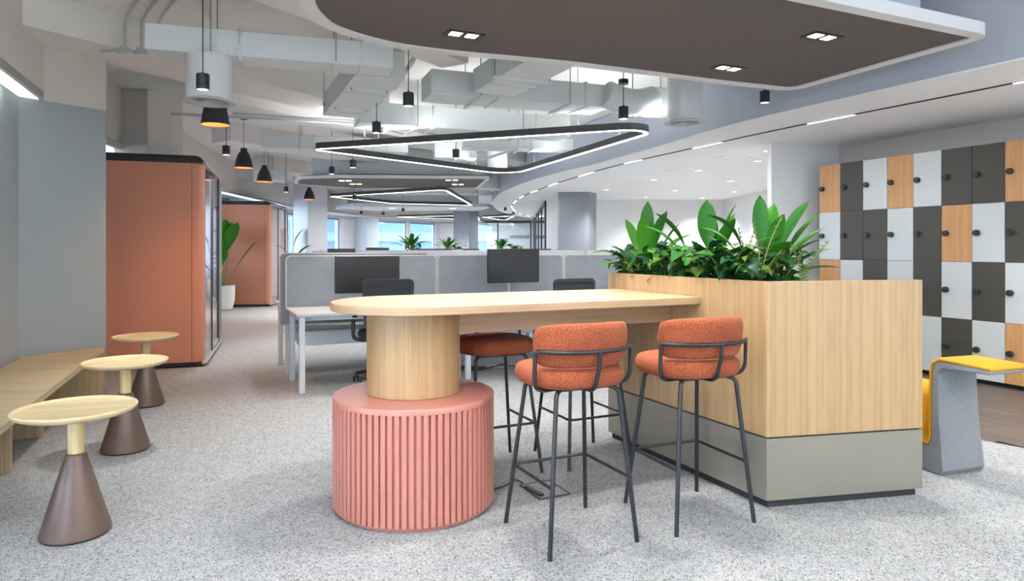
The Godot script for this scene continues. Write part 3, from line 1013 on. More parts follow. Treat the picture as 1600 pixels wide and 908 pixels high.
# ------------------------------------------------------------------ table, planter, stools
func build_table() -> void:
	var t := thing("bar_table", "long pale oak bar table with a rounded end on a pink fluted drum", "table", UV(0, 0), TURN)
	# top, local x along the table
	var r := 0.425
	var top := PackedVector2Array()
	for i in 33:
		var a := PI / 2 + PI * i / 32.0
		top.append(Vector2(cos(a), sin(a)) * r)
	top.append(Vector2(1.543, -r))
	top.append(Vector2(1.543, r))
	part(t, "tabletop", prism(top, 0.988, 1.03, 0.003), M.oak_h)
	part(t, "apron", box(Vector3(1.36, 0.122, 0.32), 0.002), M.oak_h, Vector3(0.862, 0.926, 0))
	part(t, "column", lathe([Vector2(0.236, 0.565), Vector2(0.24, 0.568), Vector2(0.24, 0.988)], 64), M.oak_v, Vector3(-0.012, 0, 0.03))
	var drum := part(t, "drum", lathe([Vector2(0.0, 0.0), Vector2(0.385, 0.0), Vector2(0.385, 0.022), Vector2(0.392, 0.022), Vector2(0.392, 0.535), Vector2(0.405, 0.535), Vector2(0.409, 0.538), Vector2(0.409, 0.559), Vector2(0.405, 0.565), Vector2(0.0, 0.565)], 96), M.pink, Vector3(-0.018, 0, 0.06))
	var slat := box(Vector3(0.0225, 0.516, 0.02), 0.0015)
	var n := 77
	for i in n:
		var a := TAU * i / n
		part(drum, "slat", slat, M.pink, Vector3(sin(a) * 0.399, 0.28, cos(a) * 0.399), Vector3(0, a, 0))

func build_planter() -> void:
	var t := thing("planter_divider", "oak planter divider with a brushed metal lower band and black plinth", "planter", UV(1.545, -0.907), TURN)
	# local frame: x = across (u), -z = along the long side
	var w := 0.884
	var l := 1.432
	var sk := 0.21                # the near end leans towards the camera on its right
	var wall := 0.022
	# long side facing the table
	part(t, "side_panel", prism(PackedVector2Array([Vector2(0, 0), Vector2(wall, 0.004), Vector2(wall, -l), Vector2(0, -l)]), 0.357, 1.137, 0.001), M.oak_v)
	part(t, "side_panel", prism(PackedVector2Array([Vector2(0.42, 0.06), Vector2(0.442, 0.065), Vector2(0.442, -l), Vector2(0.42, -l)]), 0.357, 1.125, 0.001), M.oak_v)
	part(t, "back_panel", box(Vector3(0.42, 0.77, 0.022), 0.001), M.oak_v, Vector3(0.23, 0.742, -l + 0.011))
	part(t, "end_panel", prism(PackedVector2Array([Vector2(0.0, 0.0), Vector2(w, sk), Vector2(w - 0.008, sk - 0.034), Vector2(0.004, -0.034)]), 0.357, 1.137, 0.001), M.oak_v)
	part(t, "low_body", prism(PackedVector2Array([Vector2(0.445, 0.06), Vector2(w - 0.012, sk - 0.06), Vector2(w - 0.012, -l), Vector2(0.445, -l)]), 0.357, 0.98, 0.002), M.oak_v)
	var base := PackedVector2Array([Vector2(0, 0), Vector2(w, sk), Vector2(w, -l), Vector2(0, -l)])
	part(t, "metal_band", prism(base, 0.039, 0.348, 0.0015), M.panel_metal)
	part(t, "shadow_gap", prism(offset_outline(base, 0.012), 0.348, 0.357), M.plinth)
	part(t, "plinth", prism(offset_outline(base, 0.02), 0.0, 0.039), M.plinth)
	part(t, "soil", prism(PackedVector2Array([Vector2(wall, -0.03), Vector2(0.42, 0.05), Vector2(0.42, -l + 0.022), Vector2(wall, -l + 0.022)]), 0.9, 1.09), M.soil)

func make_stool(label: String, at: Vector3, turn: float) -> Node3D:
	var t := thing("bar_stool", label, "bar stool", at, turn, "orange bar stools at the oak table")
	part(t, "seat", cushion(0.47, 0.45, 0.085, 2.7, 0.008), M.orange, Vector3(0, 0.735, -0.005))
	# backrest: a padded band bent round the sitter, local +z is the back
	var rings := []
	for i in 25:
		var s := -1.0 + 2.0 * i / 24.0
		var a := s * 1.2
		var soft := pow(maxf(1.0 - pow(absf(s), 5.0), 0.0), 0.5)
		var hh := 0.05 + 0.047 * soft
		var th := 0.012 + 0.024 * soft
		if i == 0 or i == 24:
			hh = 0.018
			th = 0.006
		var c := Vector3(sin(a) * 0.238, 0.885 - 0.012 * (1.0 - cos(a)), 0.0 + cos(a) * 0.21)
		var out := Vector3(sin(a), 0, cos(a))
		var ring := PackedVector3Array()
		for p in superellipse(th, hh, 2.8, 18):
			ring.append(c + out * (p.x + 0.10 * p.y) + Vector3.UP * p.y)
		rings.append(ring)
	part(t, "backrest", loft(rings), M.orange)
	# frame tube behind the backrest
	var pts := [Vector3(-0.1, 0.683, 0.08), Vector3(-0.19, 0.683, 0.1), Vector3(-0.232, 0.70, 0.12), Vector3(-0.245, 0.735, 0.13)]
	for i in 13:
		var a := lerpf(-1.02, 1.02, i / 12.0)
		pts.append(Vector3(sin(a) * 0.287, 0.862, cos(a) * 0.257))
	pts += [Vector3(0.245, 0.735, 0.13), Vector3(0.232, 0.70, 0.12), Vector3(0.19, 0.683, 0.1), Vector3(0.1, 0.683, 0.08)]
	part(t, "back_frame", tube(bend(pts, 0.03, 4), 0.0095, 8), M.black_metal)
	part(t, "back_strut", tube(bend([Vector3(0.0, 0.862, 0.262), Vector3(0, 0.80, 0.258), Vector3(0, 0.70, 0.222), Vector3(0, 0.684, 0.18), Vector3(0, 0.684, 0.10)], 0.025, 4), 0.0095, 8), M.black_metal)
	part(t, "seat_frame", box(Vector3(0.27, 0.014, 0.27), 0.003), M.black_metal, Vector3(0, 0.684, 0.0))
	for sx in [-1.0, 1.0]:
		for sz in [-1.0, 1.0]:
			var top_z: float = 0.135 if sz < 0 else 0.165
			part(t, "leg", tube(bend([Vector3(sx * 0.22, 0.0, sz * 0.22), Vector3(sx * 0.158, 0.672, sz * top_z), Vector3(sx * 0.13, 0.688, sz * (top_z - 0.025)), Vector3(sx * 0.09, 0.688, sz * (top_z - 0.05))], 0.025, 4), 0.0105, 8), M.black_metal)
	var h := 0.285
	var k := 0.22 - 0.062 * h / 0.672
	var kf := 0.22 - 0.085 * h / 0.672
	var kb := 0.22 - 0.055 * h / 0.672
	part(t, "footrest", tube(bend([Vector3(-k, h, kb), Vector3(-k, h, -kf), Vector3(k, h, -kf), Vector3(k, h, kb)], 0.01, 2), 0.008, 8), M.black_metal)
	return t

func build_stools() -> void:
	var s := make_stool("orange upholstered bar stool with black legs, nearest the pink drum, back to camera", P(0.263, 3.112), TURN)
	copy_of(s, P(0.866, 3.345), TURN - 0.06, "orange upholstered bar stool with black legs, beside the planter, back to camera", "bar_stool")
	copy_of(s, P(-0.118, 4.04), TURN + PI, "orange bar stool across the table, its seat showing right of the wooden column", "bar_stool")
	copy_of(s, P(0.44, 4.254), TURN + PI, "orange bar stool across the table, mostly hidden behind the near stool", "bar_stool")

func build_lockers() -> void:
	var rows := ["WDLWLDDWL", "LDDLDWLDW", "WLDLDLDLD", "DLWDLDLWL"]
	var names := {"W": "oak", "D": "dark grey", "L": "light grey"}
	var mats := {"W": M.locker_wood, "D": M.locker_dark, "L": M.locker_light}
	var knob := lathe([Vector2(0.0, 0.0), Vector2(0.03, 0.0), Vector2(0.03, 0.01), Vector2(0.027, 0.012), Vector2(0.027, 0.02), Vector2(0.029, 0.022), Vector2(0.029, 0.03), Vector2(0.026, 0.033), Vector2(0.0, 0.033)], 24)
	var place := ["leftmost, beside the white return wall", "second from the return wall", "third from the return wall", "fourth from the return wall", "fifth from the return wall", "sixth from the return wall", "seventh from the return wall", "eighth from the return wall, behind the yellow seat", "ninth, cut by the right picture edge"]
	for c in 9:
		var s := 1.284 - c * 0.2965
		var p := Vector2(4.262, 7.035) + Vector2(-0.424, 0.906) * s
		# local +x runs along the front towards the camera, +z looks out of the front
		var top: String = names[rows[0][c]]
		var t := thing("locker_column", "column of four lockers with %s top door, %s" % [top, place[c]], "locker", P(p.x, p.y), TURN - PI / 2, "lockers along the right wall")
		part(t, "carcass", box(Vector3(0.2955, 2.262, 0.46), 0.001), M.locker_case, Vector3(0.14825, 1.171, -0.25))
		part(t, "plinth", box(Vector3(0.2955, 0.04, 0.42)), M.plinth, Vector3(0.14825, 0.02, -0.27))
		for r in 4:
			var kind: String = rows[r][c]
			var door := part(t, "door", box(Vector3(0.2925, 0.5615, 0.019), 0.0015), mats[kind], Vector3(0.14825, 2.302 - 0.5645 * (r + 0.5), -0.0105))
			door.set_meta("label", names[kind] + " locker door")
			part(door, "lock_knob", knob, M.black, Vector3(-0.1, 0.0, 0.0095), Vector3(PI / 2, 0, 0)).set_meta("label", "round black lock knob")

func build_perch() -> void:
	# upholstered seat with a raised writing ledge: outline in (a, y), a towards the camera, extruded across
	var t := thing("perch_seat", "grey and yellow upholstered seat with a raised ledge beside the planter", "seat", P(2.46, 3.86), 0.325)
	# local x = along the panel, local z = towards the camera
	var path := [Vector2(-0.62, 0.02), Vector2(-0.02, 0.0), Vector2(0.0, 0.03), Vector2(-0.025, 0.32), Vector2(-0.03, 0.585), Vector2(-0.01, 0.615), Vector2(0.26, 0.625), Vector2(0.275, 0.637), Vector2(0.262, 0.648), Vector2(-0.03, 0.655), Vector2(-0.065, 0.63), Vector2(-0.075, 0.58), Vector2(-0.08, 0.2), Vector2(-0.1, 0.155), Vector2(-0.14, 0.155), Vector2(-0.165, 0.2), Vector2(-0.175, 0.42), Vector2(-0.2, 0.455), Vector2(-0.6, 0.45), Vector2(-0.63, 0.42)]
	var body := rounded(PackedVector2Array(path), 0.008, 3)
	part(t, "body", side_extrude(body, 0.33), M.felt_dark)
	var lining := [Vector2(0.27, 0.645), Vector2(0.262, 0.667), Vector2(-0.03, 0.676), Vector2(-0.082, 0.645), Vector2(-0.097, 0.58), Vector2(-0.102, 0.215), Vector2(-0.115, 0.178), Vector2(-0.128, 0.178), Vector2(-0.145, 0.215), Vector2(-0.153, 0.43), Vector2(-0.19, 0.475), Vector2(-0.6, 0.472), Vector2(-0.645, 0.43), Vector2(-0.628, 0.425), Vector2(-0.6, 0.45), Vector2(-0.2, 0.455), Vector2(-0.175, 0.42), Vector2(-0.165, 0.2), Vector2(-0.14, 0.155), Vector2(-0.1, 0.155), Vector2(-0.08, 0.2), Vector2(-0.075, 0.58), Vector2(-0.065, 0.63), Vector2(-0.03, 0.655), Vector2(0.262, 0.648)]
	part(t, "yellow_cushion", side_extrude(PackedVector2Array(lining), 0.336), M.yellow).set_meta("label", "yellow upholstery on seat and ledge")

# outline in (z, y) extruded along x, ends rounded over and narrowing upwards
func side_extrude(poly: PackedVector2Array, w: float) -> ArrayMesh:
	var st := start()
	var small := offset_outline(poly, 0.006)
	var rows := [[0.0, small], [0.006, poly], [1.0, poly], [1.0, small]]
	var f := func(p: Vector2, k: int) -> Vector3:
		var taper: float = 0.03 * p.y / 0.65
		var x: float = [0.0, 0.008, w - 0.008 - taper, w - taper][k]
		return Vector3(x, p.y, p.x)
	var n := poly.size()
	for k in 3:
		for i in n:
			var j := (i + 1) % n
			st.set_smooth_group(1)
			var e := poly[j] - poly[i]
			var out := Vector3(0, -e.x, e.y)
			var m := (poly[i] + poly[j]) * 0.5
			if Geometry2D.is_point_in_polygon(m + Vector2(out.z, out.y).normalized() * 0.0005, poly):
				out = -out
			quad(st, f.call(rows[k][1][i], k), f.call(rows[k][1][j], k), f.call(rows[k + 1][1][j], k + 1), f.call(rows[k + 1][1][i], k + 1), out)
	st.set_smooth_group(-1)
	var t := Geometry2D.triangulate_polygon(small)
	for q in t.size() / 3:
		tri(st, f.call(small[t[q * 3]], 0), f.call(small[t[q * 3 + 1]], 0), f.call(small[t[q * 3 + 2]], 0), Vector3.LEFT)
		tri(st, f.call(small[t[q * 3]], 3), f.call(small[t[q * 3 + 1]], 3), f.call(small[t[q * 3 + 2]], 3), Vector3.RIGHT)
	return done(st)

func build_bench_and_side_tables() -> void:
	var b := thing("bench", "long built-in oak bench with slab legs along the grey wall", "bench", Vector3.ZERO)
	var d := Vector2(-0.424, 0.906)
	part(b, "bench_top", prism(plan([[-3.66, 6.08], [-4.0, 5.54], [-2.85, 2.72], [-2.2, 2.55]]), 0.375, 0.42, 0.003), M.oak_bench)
	for q in [[-2.5, 3.02, 0.34], [-2.93, 3.97, 0.34], [-3.26, 4.72, 0.36]]:
		var a := Vector2(q[0], q[1])
		var n := Vector2(-0.906, -0.424)
		var e: Vector2 = a + n * q[2]
		var s := Vector2(d.x, d.y) * -0.05
		part(b, "leg", prism(plan([[a.x, a.y], [e.x, e.y], [e.x + s.x, e.y + s.y], [a.x + s.x, a.y + s.y]]), 0.0, 0.375, 0.002), M.oak_bench_v)
	part(b, "back_panel", prism(plan([[-3.67, 6.07], [-3.99, 5.57], [-3.95, 5.54], [-3.63, 6.04]]), 0.0, 0.375, 0.002), M.oak_bench_v)
	var labels := ["round side table with pale wood top and metal cone base, nearest the camera", "round side table with pale wood top and metal cone base, middle of the three", "round side table with pale wood top and metal cone base, farthest, before the copper booth"]
	var spots := [[-1.99, 3.09], [-2.5, 4.38], [-3.05, 5.64]]
	var first: Node3D
	for i in 3:
		if i == 0:
			first = thing("side_table", labels[0], "side table", P(-1.99, 3.09), 0.3, "side tables in front of the bench")
			part(first, "tabletop", lathe([Vector2(0.0, 0.545), Vector2(0.215, 0.548), Vector2(0.238, 0.557), Vector2(0.249, 0.57), Vector2(0.25, 0.577), Vector2(0.247, 0.58), Vector2(0.242, 0.579), Vector2(0.236, 0.57), Vector2(0.228, 0.567), Vector2(0.0, 0.567)], 64), M.ash)
			part(first, "neck", lathe([Vector2(0.033, 0.37), Vector2(0.033, 0.546)], 28), M.ash_v)
			part(first, "base", lathe([Vector2(0.0, 0.006), Vector2(0.136, 0.006), Vector2(0.143, 0.012), Vector2(0.143, 0.02), Vector2(0.043, 0.366), Vector2(0.036, 0.371), Vector2(0.0, 0.371)], 56), M.cone_metal)
			part(first, "foot_pad", lathe([Vector2(0.0, 0.0), Vector2(0.132, 0.0), Vector2(0.132, 0.006), Vector2(0.0, 0.006)], 40), M.plinth)
		else:
			copy_of(first, P(spots[i][0], spots[i][1]), 0.3 + i * 0.7, labels[i], "side_table")

# ------------------------------------------------------------------ booths
func make_booth(label: String, corner: Vector3, turn: float, w: float, l: float, h: float, deep_glass: bool) -> Node3D:
	# local origin: the near right corner; -x along the copper front, -z along the glass side
	var t := thing("phone_booth", label, "phone booth", corner, turn, "copper phone booths")
	var base_h := 0.055
	var r := 0.11
	var front := rounded(PackedVector2Array([Vector2(-w, 0), Vector2(0.0, 0), Vector2(0.0, -0.13), Vector2(-w, -0.13)]), [0.02, r, 0.0, 0.0], 8)
	part(t, "copper_wall", prism(front, base_h, h - 0.085), M.copper)
	part(t, "copper_wall", box(Vector3(w - 0.02, h - 0.085 - base_h, 0.1), 0.003), M.copper, Vector3(-w * 0.5, (h - 0.085 + base_h) * 0.5, -l + 0.06))
	part(t, "inner_wall", box(Vector3(0.06, h - 0.09 - base_h, l - 0.24)), M.booth_grey, Vector3(-w + 0.05, (h - 0.09 + base_h) * 0.5, -l * 0.5))
	part(t, "seam", box(Vector3(0.004, h - 0.085 - base_h, 0.003)), M.plinth, Vector3(-r - 0.01, (h - 0.085 + base_h) * 0.5, 0.0))
	# roof with a rounded upper right edge
	var rings := []
	for z in [0.0, -l]:
		var ring := PackedVector3Array()
		ring.append(Vector3(-w, h - 0.085, z))
		ring.append(Vector3(0.0, h - 0.085, z))
		for k in 7:
			var a := PI / 2 * k / 6.0
			ring.append(Vector3(-0.09 + cos(a) * 0.09, h - 0.085 + sin(a) * 0.085, z))
		ring.append(Vector3(-w, h, z))
		rings.append(ring)
	var st := start()
	add_loft(st, rings)
	part(t, "roof", done(st), M.soft_black)
	part(t, "base", box(Vector3(w - 0.03, base_h - 0.015, l - 0.03), 0.004), M.plinth, Vector3(-w * 0.5, base_h * 0.5 + 0.0025, -l * 0.5))
	part(t, "floor_panel", box(Vector3(w - 0.1, 0.01, l - 0.2)), M.booth_grey, Vector3(-w * 0.5, base_h + 0.004, -l * 0.5))
	for q in [[-w + 0.1, -0.1], [-0.1, -0.1], [-w + 0.1, -l + 0.1], [-0.1, -l + 0.1]]:
		part(t, "foot", lathe([Vector2(0.0, 0.0), Vector2(0.03, 0.0), Vector2(0.03, 0.018), Vector2(0.0, 0.018)], 14), M.black, Vector3(q[0], 0, q[1]))
	# the glazed side: bright metal edge frame, a fixed pane, a door with a dark stile
	var sf := start()
	add_box(sf, Vector3(0.004, h - 0.075, -l * 0.5), Vector3(0.05, 0.03, l), 0.006)
	add_box(sf, Vector3(0.004, base_h - 0.012, -l * 0.5), Vector3(0.05, 0.035, l), 0.006)
	add_box(sf, Vector3(0.0, (h - 0.09 + base_h) * 0.5, -l + 0.02), Vector3(0.05, h - 0.12 - base_h, 0.04), 0.004)
	part(t, "side_frame", done(sf), M.frame_grey)
	var door_z := -l * 0.42
	var gh := h - 0.12 - base_h
	part(t, "fixed_pane", box(Vector3(0.01, gh, -door_z - 0.16)), M.glass, Vector3(0.0, (h - 0.09 + base_h) * 0.5, (door_z - 0.13) * 0.5))
	var door := part(t, "door", box(Vector3(0.012, gh - 0.02, l * 0.4)), M.glass, Vector3(0.004, (h - 0.09 + base_h) * 0.5, door_z - l * 0.2))
	part(door, "stile", box(Vector3(0.035, gh, 0.055), 0.003), M.black, Vector3(0, 0, -l * 0.2))
	part(door, "stile", box(Vector3(0.02, gh, 0.012), 0.002), M.black, Vector3(0, 0, l * 0.2))
	part(door, "rail", box(Vector3(0.03, 0.05, l * 0.4), 0.002), M.frame_grey, Vector3(0, -gh * 0.5 + 0.03, 0))
	part(door, "handle", tube(bend([Vector3(0.0, -0.1, -l * 0.2), Vector3(0.06, -0.1, -l * 0.2), Vector3(0.06, -0.1, -l * 0.2 + 0.12)], 0.015, 4), 0.011, 8), M.chrome)
	part(t, "end_pane", box(Vector3(0.01, gh, l * 0.17)), M.glass, Vector3(0.0, (h - 0.09 + base_h) * 0.5, -l * 0.9))
	# inside: a work ledge and a ceiling light
	part(t, "ledge", box(Vector3(0.5, 0.03, 0.5), 0.004), M.oak_h, Vector3(-w + 0.35, 0.74, -l * 0.6))
	part(t, "inner_light", box(Vector3(0.2, 0.012, 0.6)), M.spot_glow, Vector3(-w * 0.5, h - 0.095, -l * 0.5))
	strip(t, Vector3(-w * 0.5, h - 0.105, -l * 0.5 + 0.3), Vector3(-w * 0.5, h - 0.105, -l * 0.5 - 0.3), 0.2, 0.7, Color(1, 0.995, 0.985))
	return t

func build_booths() -> void:
	make_booth("tall copper phone booth with black roof edge and glazed side, nearest", P(-3.40, 7.47), 0.323, 1.6, 1.9, 2.325, true)
	make_booth("smaller looking copper phone booth behind the potted plant, farther away", P(-5.46, 15.28), 0.15, 1.7, 2.2, 2.38, true)

# ------------------------------------------------------------------ desks
func make_desk(label: String, at: Vector3, turn: float, w: float) -> Node3D:
	# local origin: the near left corner of the top, x along the front, -z away
	var t := thing("desk", label, "desk", at, turn, "white workstation desks")
	var h := 0.715
	part(t, "desktop", box(Vector3(w - 0.006, 0.025, 0.80), 0.003), M.white, Vector3(w / 2, h - 0.0125, -0.40))
	for x in [0.055, w - 0.055]:
		for z in [-0.05, -0.72]:
			part(t, "leg", box(Vector3(0.05, h - 0.025, 0.05), 0.003), M.white_metal, Vector3(x, (h - 0.025) / 2, z))
		part(t, "side_rail", box(Vector3(0.04, 0.05, 0.62), 0.003), M.white_metal, Vector3(x, h - 0.05, -0.385))
	part(t, "front_rail", box(Vector3(w - 0.16, 0.045, 0.03), 0.002), M.white_metal, Vector3(w / 2, h - 0.05, -0.12))
	part(t, "cable_tray", box(Vector3(w - 0.2, 0.14, 0.16), 0.004), M.white_metal, Vector3(w / 2, 0.42, -0.68))
	return t

func make_screen(label: String, at: Vector3, turn: float, w: float, y0: float, y1: float, face: Material, edge: Material) -> Node3D:
	var t := thing("privacy_screen", label, "screen divider", at, turn, "felt desk screens")
	var r := 0.055
	var out := rounded(PackedVector2Array([Vector2(0.004, y0), Vector2(w - 0.004, y0), Vector2(w - 0.004, y1), Vector2(0.004, y1)]), [0.0, 0.0, r, r], 6)
	part(t, "panel", prism(out, -0.012, 0.012, 0.004), face, Vector3.ZERO, Vector3(-PI / 2, 0, 0)).scale = Vector3(1, 1, 1)
	var band := ring_prism(out, offset_outline(out, 0.012), -0.0135, 0.0135)
	part(t, "edge_band", band, edge, Vector3.ZERO, Vector3(-PI / 2, 0, 0))
	return t

func make_monitor(label: String, at: Vector3, turn: float, w: float, h: float, y: float) -> Node3D:
	# at = foot on the desk, y = centre of the screen above the foot
	var t := thing("monitor", label, "monitor", at, turn, "black computer monitors")
	part(t, "housing", box(Vector3(w, h, 0.022), 0.004), M.black, Vector3(0, y, -0.012))
	part(t, "display", box(Vector3(w - 0.016, h - 0.016, 0.002)), M.screen, Vector3(0, y, 0.0))
	part(t, "arm", tube(bend([Vector3(0, 0.0, -0.14), Vector3(0, y, -0.14), Vector3(0, y, -0.02)], 0.04, 4), 0.014, 8), M.white_metal)
	part(t, "foot", lathe([Vector2(0.0, 0.0), Vector2(0.06, 0.0), Vector2(0.06, 0.012), Vector2(0.0, 0.014)], 20), M.white_metal, Vector3(0, 0, -0.14))
	return t

func make_chair(label: String, at: Vector3, turn: float) -> Node3D:
	# faces -z, back at +z
	var t := thing("office_chair", label, "office chair", at, turn, "black office chairs")
	var frame_out := rounded(PackedVector2Array([Vector2(-0.225, 0.55), Vector2(0.225, 0.55), Vector2(0.245, 1.015), Vector2(-0.245, 1.015)]), 0.05, 5)
	var bf := ring_prism(frame_out, offset_outline(frame_out, 0.035), -0.013, 0.013)
	part(t, "back_frame", bf, M.soft_black, Vector3(0, 0, 0.2), Vector3(-PI / 2, 0, 0))
	part(t, "back_mesh", prism(offset_outline(frame_out, 0.033), -0.002, 0.002), M.mesh_back, Vector3(0, 0, 0.2), Vector3(-PI / 2, 0, 0))
	part(t, "back_support", tube(bend([Vector3(0, 0.78, 0.225), Vector3(0, 0.5, 0.25), Vector3(0, 0.43, 0.15), Vector3(0, 0.42, 0.0)], 0.08, 4), 0.022, 8), M.black)
	part(t, "seat", cushion(0.49, 0.47, 0.08, 3.2, 0.01), M.soft_black, Vector3(0, 0.475, -0.04))
	part(t, "mechanism", box(Vector3(0.2, 0.05, 0.24), 0.01), M.black, Vector3(0, 0.41, 0))
	part(t, "gas_column", lathe([Vector2(0.028, 0.12), Vector2(0.028, 0.26), Vector2(0.02, 0.26), Vector2(0.02, 0.4)], 16), M.black)
	for s in [-1.0, 1.0]:
		var arm := part(t, "armrest", cushion(0.085, 0.26, 0.03, 3.0, 0.002), M.soft_black, Vector3(s * 0.3, 0.665, -0.02))
		part(arm, "arm_post", tube(bend([Vector3(0, -0.01, 0.02), Vector3(0, -0.22, 0.03), Vector3(-s * 0.1, -0.235, 0.03), Vector3(-s * 0.2, -0.235, 0.03)], 0.05, 4), 0.018, 8), M.black)
	for k in 5:
		var a := TAU * k / 5.0 + 0.3
		var d := Vector3(sin(a), 0, cos(a))
		part(t, "base_leg", tube([Vector3(0, 0.135, 0), d * 0.16 + Vector3.UP * 0.115, d * 0.31 + Vector3.UP * 0.085], [0.03, 0.022, 0.015], 8), M.black)
		var caster := part(t, "caster", box(Vector3(0.018, 0.05, 0.03), 0.004), M.black, d * 0.31 + Vector3.UP * 0.06)
		for s in [-1.0, 1.0]:
			part(caster, "wheel", lathe([Vector2(0.0, -0.008), Vector2(0.027, -0.008), Vector2(0.03, 0.0), Vector2(0.027, 0.008), Vector2(0.0, 0.008)], 14), M.black, Vector3(s * 0.02, -0.03, 0), Vector3(0, 0, PI / 2))
	return t

func build_desks() -> void:
	# first double row, on the furniture grid
	for k in 3:
		var nth: String = ["leftmost, beside the aisle", "behind the middle of the oak table", "behind the planter"][k]
		make_desk("white workstation desk in the front row, " + nth, UV(-0.225 + k * 1.6, 2.84), TURN, 1.6)
		make_screen("light grey felt desk screen in the front row, " + nth, UV(-0.225 + k * 1.6, 3.69, 0), TURN, 1.6, 0.69, 1.235, M.felt, M.felt_edge)
		make_desk("white desk behind the front felt screens, " + nth, UV(-0.225 + k * 1.6 + 1.6, 4.62), TURN + PI, 1.6)
	make_screen("light felt screen peeking out behind the leftmost front screen", UV(-0.275, 3.785), TURN, 1.6, 0.52, 1.262, M.felt, M.felt_edge)
	make_monitor("black monitor standing before the leftmost felt screen", UV(0.55, 3.42, 0.715), TURN, 0.66, 0.375, 0.325)
	make_monitor("black monitor raised on an arm before the middle felt screen", UV(2.19, 3.42, 0.715), TURN, 0.64, 0.375, 0.395)
	make_chair("black mesh office chair tucked in at the leftmost desk", UV(0.62, 3.02), TURN - 0.08)
	make_chair("black mesh office chair pulled out at the middle desk", UV(2.25, 2.42), TURN + 0.1)
	make_chair("black office chair on the far side of the front desks", UV(1.6, 4.9), TURN + PI)
	# second row, turned a little less
	var t2 := 0.22
	var o2 := P(-3.2, 10.4)
	var b2 := Basis(Vector3.UP, t2)
	for k in 4:
		var nth: String = ["leftmost", "second from the left", "third from the left", "rightmost"][k]
		make_desk("white desk in the second row, " + nth, o2 + b2 * Vector3(k * 1.6, 0, 0), t2, 1.6)
		make_screen("pale desk screen in the second row, " + nth, o2 + b2 * Vector3(k * 1.6 + 0.05, 0, -0.83), t2, 1.55, 0.69, 1.275, M.white, M.felt_edge)
	make_monitor("dark monitor in the second row above the leftmost front screen", o2 + b2 * Vector3(0.55, 0.715, -0.45), t2, 0.44, 0.3, 0.44)
	make_monitor("dark monitor in the second row, behind the raised monitor", o2 + b2 * Vector3(3.55, 0.715, -0.45), t2, 0.6, 0.34, 0.42)
	# storage units with plants on top, between the rows
	var lows := [[-1.95, 13.0, 0.8, "behind the leftmost screen, left of the grey column"], [-1.75, 17.4, 0.9, "farther back, before the grey column"], [-0.35, 15.5, 0.85, "right of the grey column"], [-0.2, 12.5, 0.9, "nearest, behind the raised monitor"]]
	for q in lows:
		var s := thing("storage_unit", "dark brown storage unit %s" % q[3], "cabinet", P(q[0], q[1]), 0.12, "dark storage units between desk rows")
		part(s, "body", box(Vector3(q[2], 1.27, 0.42), 0.004), M.storage, Vector3(q[2] / 2, 0.665, 0))
		part(s, "plinth", box(Vector3(q[2] - 0.04, 0.03, 0.38)), M.plinth, Vector3(q[2] / 2, 0.015, 0))
		part(s, "tray_edge", ring_prism(PackedVector2Array([Vector2(0, -0.21), Vector2(q[2], -0.21), Vector2(q[2], 0.21), Vector2(0, 0.21)]), PackedVector2Array([Vector2(0.02, -0.19), Vector2(q[2] - 0.02, -0.19), Vector2(q[2] - 0.02, 0.19), Vector2(0.02, 0.19)]), 1.298, 1.305), M.storage)
	# third row
	var t3 := 0.1
	var o3 := P(-4.4, 15.8)
	var b3 := Basis(Vector3.UP, t3)
	for k in 4:
		if k == 2:
			continue
		var nth: String = ["leftmost", "second from the left", "", "rightmost"][k]
		make_desk("white desk in the third row, " + nth, o3 + b3 * Vector3(k * 1.7, 0, 0), t3, 1.6)
		make_screen("pale desk screen in the third row, " + nth, o3 + b3 * Vector3(k * 1.7 + 0.05, 0, -0.83), t3, 1.55, 0.69, 1.28, M.white, M.felt_edge)
	make_monitor("dark monitor in the third row before the far window", o3 + b3 * Vector3(1.2, 0.715, -0.45), t3, 0.55, 0.33, 0.45)

# ------------------------------------------------------------------ services
func duct(label: String, a: Vector2, b: Vector2, w: float, y0: float, y1: float, joints: int) -> Node3D:
	# straight rectangular duct in the plan from a to b, w wide to the far (left) side
	var len_ := a.distance_to(b)
	var t := (b - a).normalized()
	var o := thing("air_duct", label, "duct", P(a.x, a.y, y0), atan2(t.y, t.x), "rectangular air ducts")
	var h := y1 - y0
	part(o, "body", box(Vector3(len_, h, w), 0.004), M.duct, Vector3(len_ / 2, h / 2, -w / 2))
	for k in joints:
		var x := len_ * (k + 0.5) / joints
		part(o, "flange", ring_prism(PackedVector2Array([Vector2(-0.012, -w - 0.012), Vector2(h + 0.012, -w - 0.012), Vector2(h + 0.012, 0.012), Vector2(-0.012, 0.012)]), PackedVector2Array([Vector2(0.001, -w + 0.001), Vector2(h - 0.001, -w + 0.001), Vector2(h - 0.001, -0.001), Vector2(0.001, -0.001)]), -0.012, 0.012), M.duct, Vector3(x + 0.2, 0, 0), Vector3(0, 0, PI / 2)).scale = Vector3(1, 1, 1)
		part(o, "bracket", box(Vector3(0.03, 0.022, w + 0.14), 0.002), M.duct_bright, Vector3(x, -0.012, -w / 2))
		for z in [0.05, -w - 0.05]:
			part(o, "hanger_rod", tube([Vector3(x, -0.02, z), Vector3(x, 3.29 - y0, z)], 0.005, 6), M.rod)
	return o

